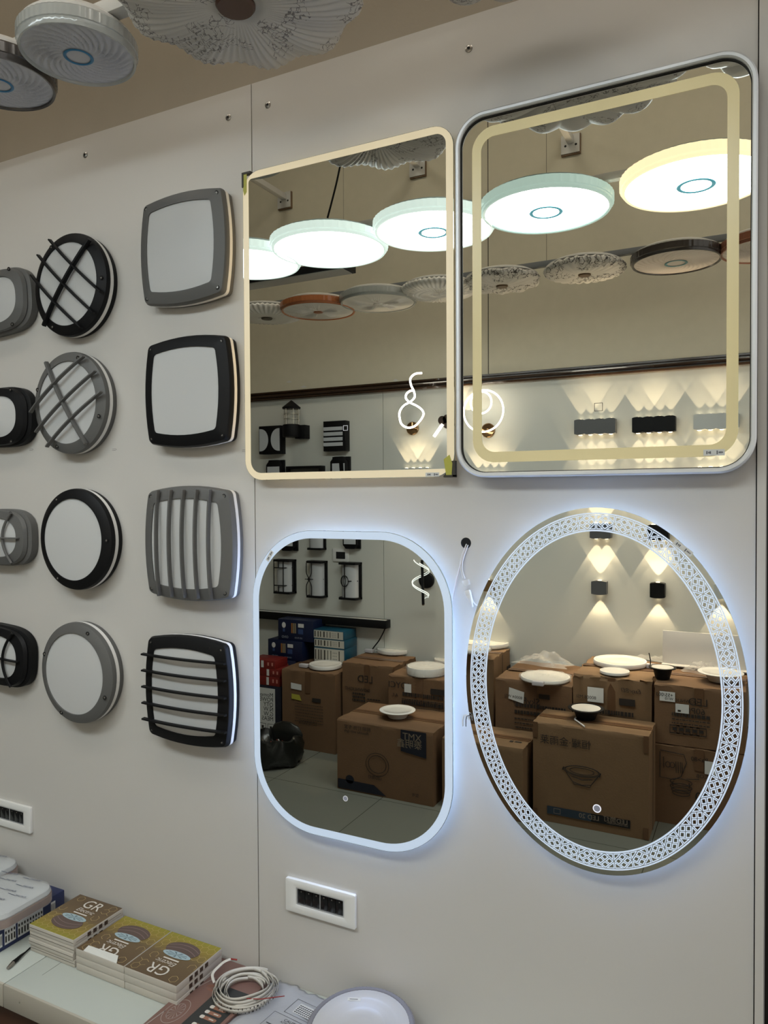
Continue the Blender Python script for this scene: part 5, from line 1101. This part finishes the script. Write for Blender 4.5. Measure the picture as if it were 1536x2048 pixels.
# ------------------------------------------------------------------ lamps and wrapping lying on the cartons
def plate(p, R, label, h=.022, rim=None, wrapped_=False, driver=None, name='panel_light', cone=False, rimm=None):
    t = thing(name, tuple(p), Euler((0, 0, 0)), label, 'panel light', 'round panel lights lying on the cartons')
    rm = rimm or M_white
    if cone: MB().lathe([(R*.5, 0), (R*.52, .004), (R*.62, h*.45), (R*.70, h-.012), (R*.99, h-.006), (R, h-.002), (R*.97, h), (R*.80, h-.001)], 48, cap1=False).build('housing', rm, t)
    else: MB().lathe([(R*.86, 0), (R*.99, .003), (R, .007), (R, h-.004), (R*.985, h), (R*.93, h)], 56, cap1=False).build('housing', rm, t)
    rr = R*.80 if cone else R*.93
    MB().lathe([(rr, h-.001), (rr*.98, h-.0022), (rr*.5, h-.002), (.002, h-.002)], 48, cap0=False).build('diffuser', M_unopal, t)
    if wrapped_:
        MB().lathe([(R*1.02, .0), (R*1.06, h*.5), (R*1.03, h+.002), (R*.7, h+.004), (R*.1, h+.006)], 72, cap0=False, fn=lambda a, r, z: (r*(1+.03*sin(9*a)+.02*sin(23*a)), z+(.002*sin(13*a+r*60) if z > 0 else 0))).build('film_wrap', M_film, t)
    if driver:
        dx, dy = driver; MB().box(dx-.035, dx+.035, dy-.018, dy+.018, 0, .026).build('driver_box', mat('driver_case', (.50, .48, .50), .5), t, bevel=.003)
        MB().tube(spline([(dx*.75, dy*.8, .012), (dx*.6, dy*.55, .016), (R*.5*(1 if dx > 0 else -1), dy*.2, .006)]), .003, 6).build('lead', M_cord, t)
    return t
def on_top(u, v, zt):
    """point on a carton top of height zt that the mirrors show at (u, v)"""
    k = ray(u, v); q = CAMP+k*((zt-CAMP.z)/k.z); return Vector((q.x, 2*MIRY-q.y, zt+.0006))
def film(p, w_, d_, h_, label, rot=0.0, seed=1, name='plastic_bag', nn=26):
    rnd = random.Random(seed); ph = [rnd.uniform(0, 6) for _ in range(8)]; t = None; g = MB(); vs = []
    for j in range(nn+1):
        for i in range(nn+1):
            x, y = (i/nn-.5), (j/nn-.5); e = max(0, 1-(2*x)**4)*max(0, 1-(2*y)**4)
            z = h_*e*(.55+.25*sin(7*x+ph[0]+3*y)+.2*sin(17*x*y+ph[1]+9*y)+.10*sin(31*x+ph[2])+.10*sin(27*y+ph[3]))
            vs.append((x*w_*(1+.1*sin(9*y+ph[4])), y*d_*(1+.1*sin(8*x+ph[5])), max(.001, z)))
    g.add(vs, [(j*(nn+1)+i, j*(nn+1)+i+1, (j+1)*(nn+1)+i+1, (j+1)*(nn+1)+i) for j in range(nn) for i in range(nn)])
    o = g.build(name, M_film, smooth=20); o.location = p; o.rotation_euler = (0, 0, rot); return tag(o, label, 'plastic bag')
zA, zB_, zC_, zD_, zE_, zF_, zG_ = [topz(CT(s)) for s in ('tall brown carton', 'vertical print', 'carrying the wrapped drum', 'carrying film-wrapped', 'tilted white label', 'worn brown carton', 'upper brown carton')]
zH_, zI_ = topz(tmx), topz(box2)
plate(on_top(655, 1333, zA)+Vector((0, .03, 0)), .125, 'round panel light with a small white driver on the tall brown carton', .03, driver=(-.15, .07))
plate(on_top(789, 1304, zB_), .135, 'film-wrapped round panel light on the second carton', .03, wrapped_=True, driver=(-.17, .10))
plate(on_top(853, 1347, zC_), .135, 'film-wrapped deep drum light on the carton with printed characters', .055, wrapped_=True)
plate(on_top(880, 1333, zC_)+Vector((0, -.20, 0)), .12, 'film-wrapped thin light behind the deep drum light', .02, wrapped_=True)
plate(on_top(795, 1434, zH_), .118, 'white cone downlight on the carton with the navy label', .050, cone=True)
plate(on_top(978, 1292, zD_)+Vector((-.03, -.02, .0)), .17, 'large film-wrapped disc on the carton at the left of the oval mirror', .03, wrapped_=True)
plate(on_top(962, 1310, zD_)+Vector((-.03, .05, .036)), .11, 'smaller film-wrapped disc lying on the large wrapped one', .02, wrapped_=True)
plate(on_top(1089, 1360, zE_)+Vector((0, -.02, 0)), .155, 'film-wrapped disc with a hanging plug on the carton with the tilted label', .022, wrapped_=True, driver=(.0, .17))
film(on_top(1105, 1338, zE_)+Vector((-.07, -.04, .024)), .36, .20, .08, 'crumpled clear plastic bag behind the wrapped disc', .15, 3)
plate(on_top(1240, 1329, zF_), .165, 'large white disc light on the worn carton', .03, driver=(.20, .02))
plate(on_top(1230, 1346, zF_)+Vector((0, .01, .0)), .088, 'small white disc light in front of the large one on the worn carton', .018)
film(on_top(1275, 1318, zF_)+Vector((.10, -.05, .0)), .22, .14, .05, 'flattened clear plastic bag behind the large white disc', .3, 5)
plate(on_top(1325, 1357, zG_), .078, 'small dark cup downlight with a pale lens on the upper right carton', .07, cone=True, rimm=M_black)
tag(MB().tube(spline([tuple(on_top(1327, 1352, zG_)+Vector((-.09, -.10, .03))), tuple(refl(1301, 1322, 4.85)), tuple(refl(1298, 1306, 4.87))]), .0035, 6).build('black_lead', M_black), 'stiff black lead sticking up behind the small cup downlight', 'cable')
plate(on_top(1441, 1362, zG_), .125, 'white cone downlight at the right edge of the upper right carton', .055, cone=True)
film(on_top(1410, 1345, zG_)+Vector((-.02, .01, .0)), .22, .11, .07, 'crumpled clear plastic bag by the white board', .2, 8)
plate(on_top(1172, 1437, zI_), .105, 'black cone downlight with a white lens on the front carton', .065, cone=True, rimm=M_black)
tag(MB().tube(spline([tuple(on_top(1152, 1438, zI_)+Vector((0, 0, .010))), tuple(on_top(1150, 1441, zI_)+Vector((0, 0, .006))), tuple(on_top(1158, 1447, zI_)+Vector((0, 0, .006))), tuple(on_top(1169, 1455, zI_)+Vector((0, 0, .005)))]), .0045, 8).build('white_lead', M_cord), 'short white lead of the black downlight on the front carton', 'cable')
# white board leaning on the wall behind the upper right carton
a = refl(1325, 1300, DB-.10); b_ = refl(1500, 1300, DB-.10); zt = refl(1330, 1262, DB-.10).z
t = thing('white_board', ((a.x+b_.x)/2, a.y, zG_+.001), Euler((radians(4), 0, 0)), 'large white foam board standing behind the upper right carton', 'board')
L = (b_.x-a.x)/2; MB().box(-L, L, -.012, .0, .0, zt-zG_).build('sheet', mat('foam_white', (.62, .60, .57), .5), t, bevel=.001); MB().box(-L, L, .0, .09, .0, .006).build('folded_foot', MATS['foam_white'], t)
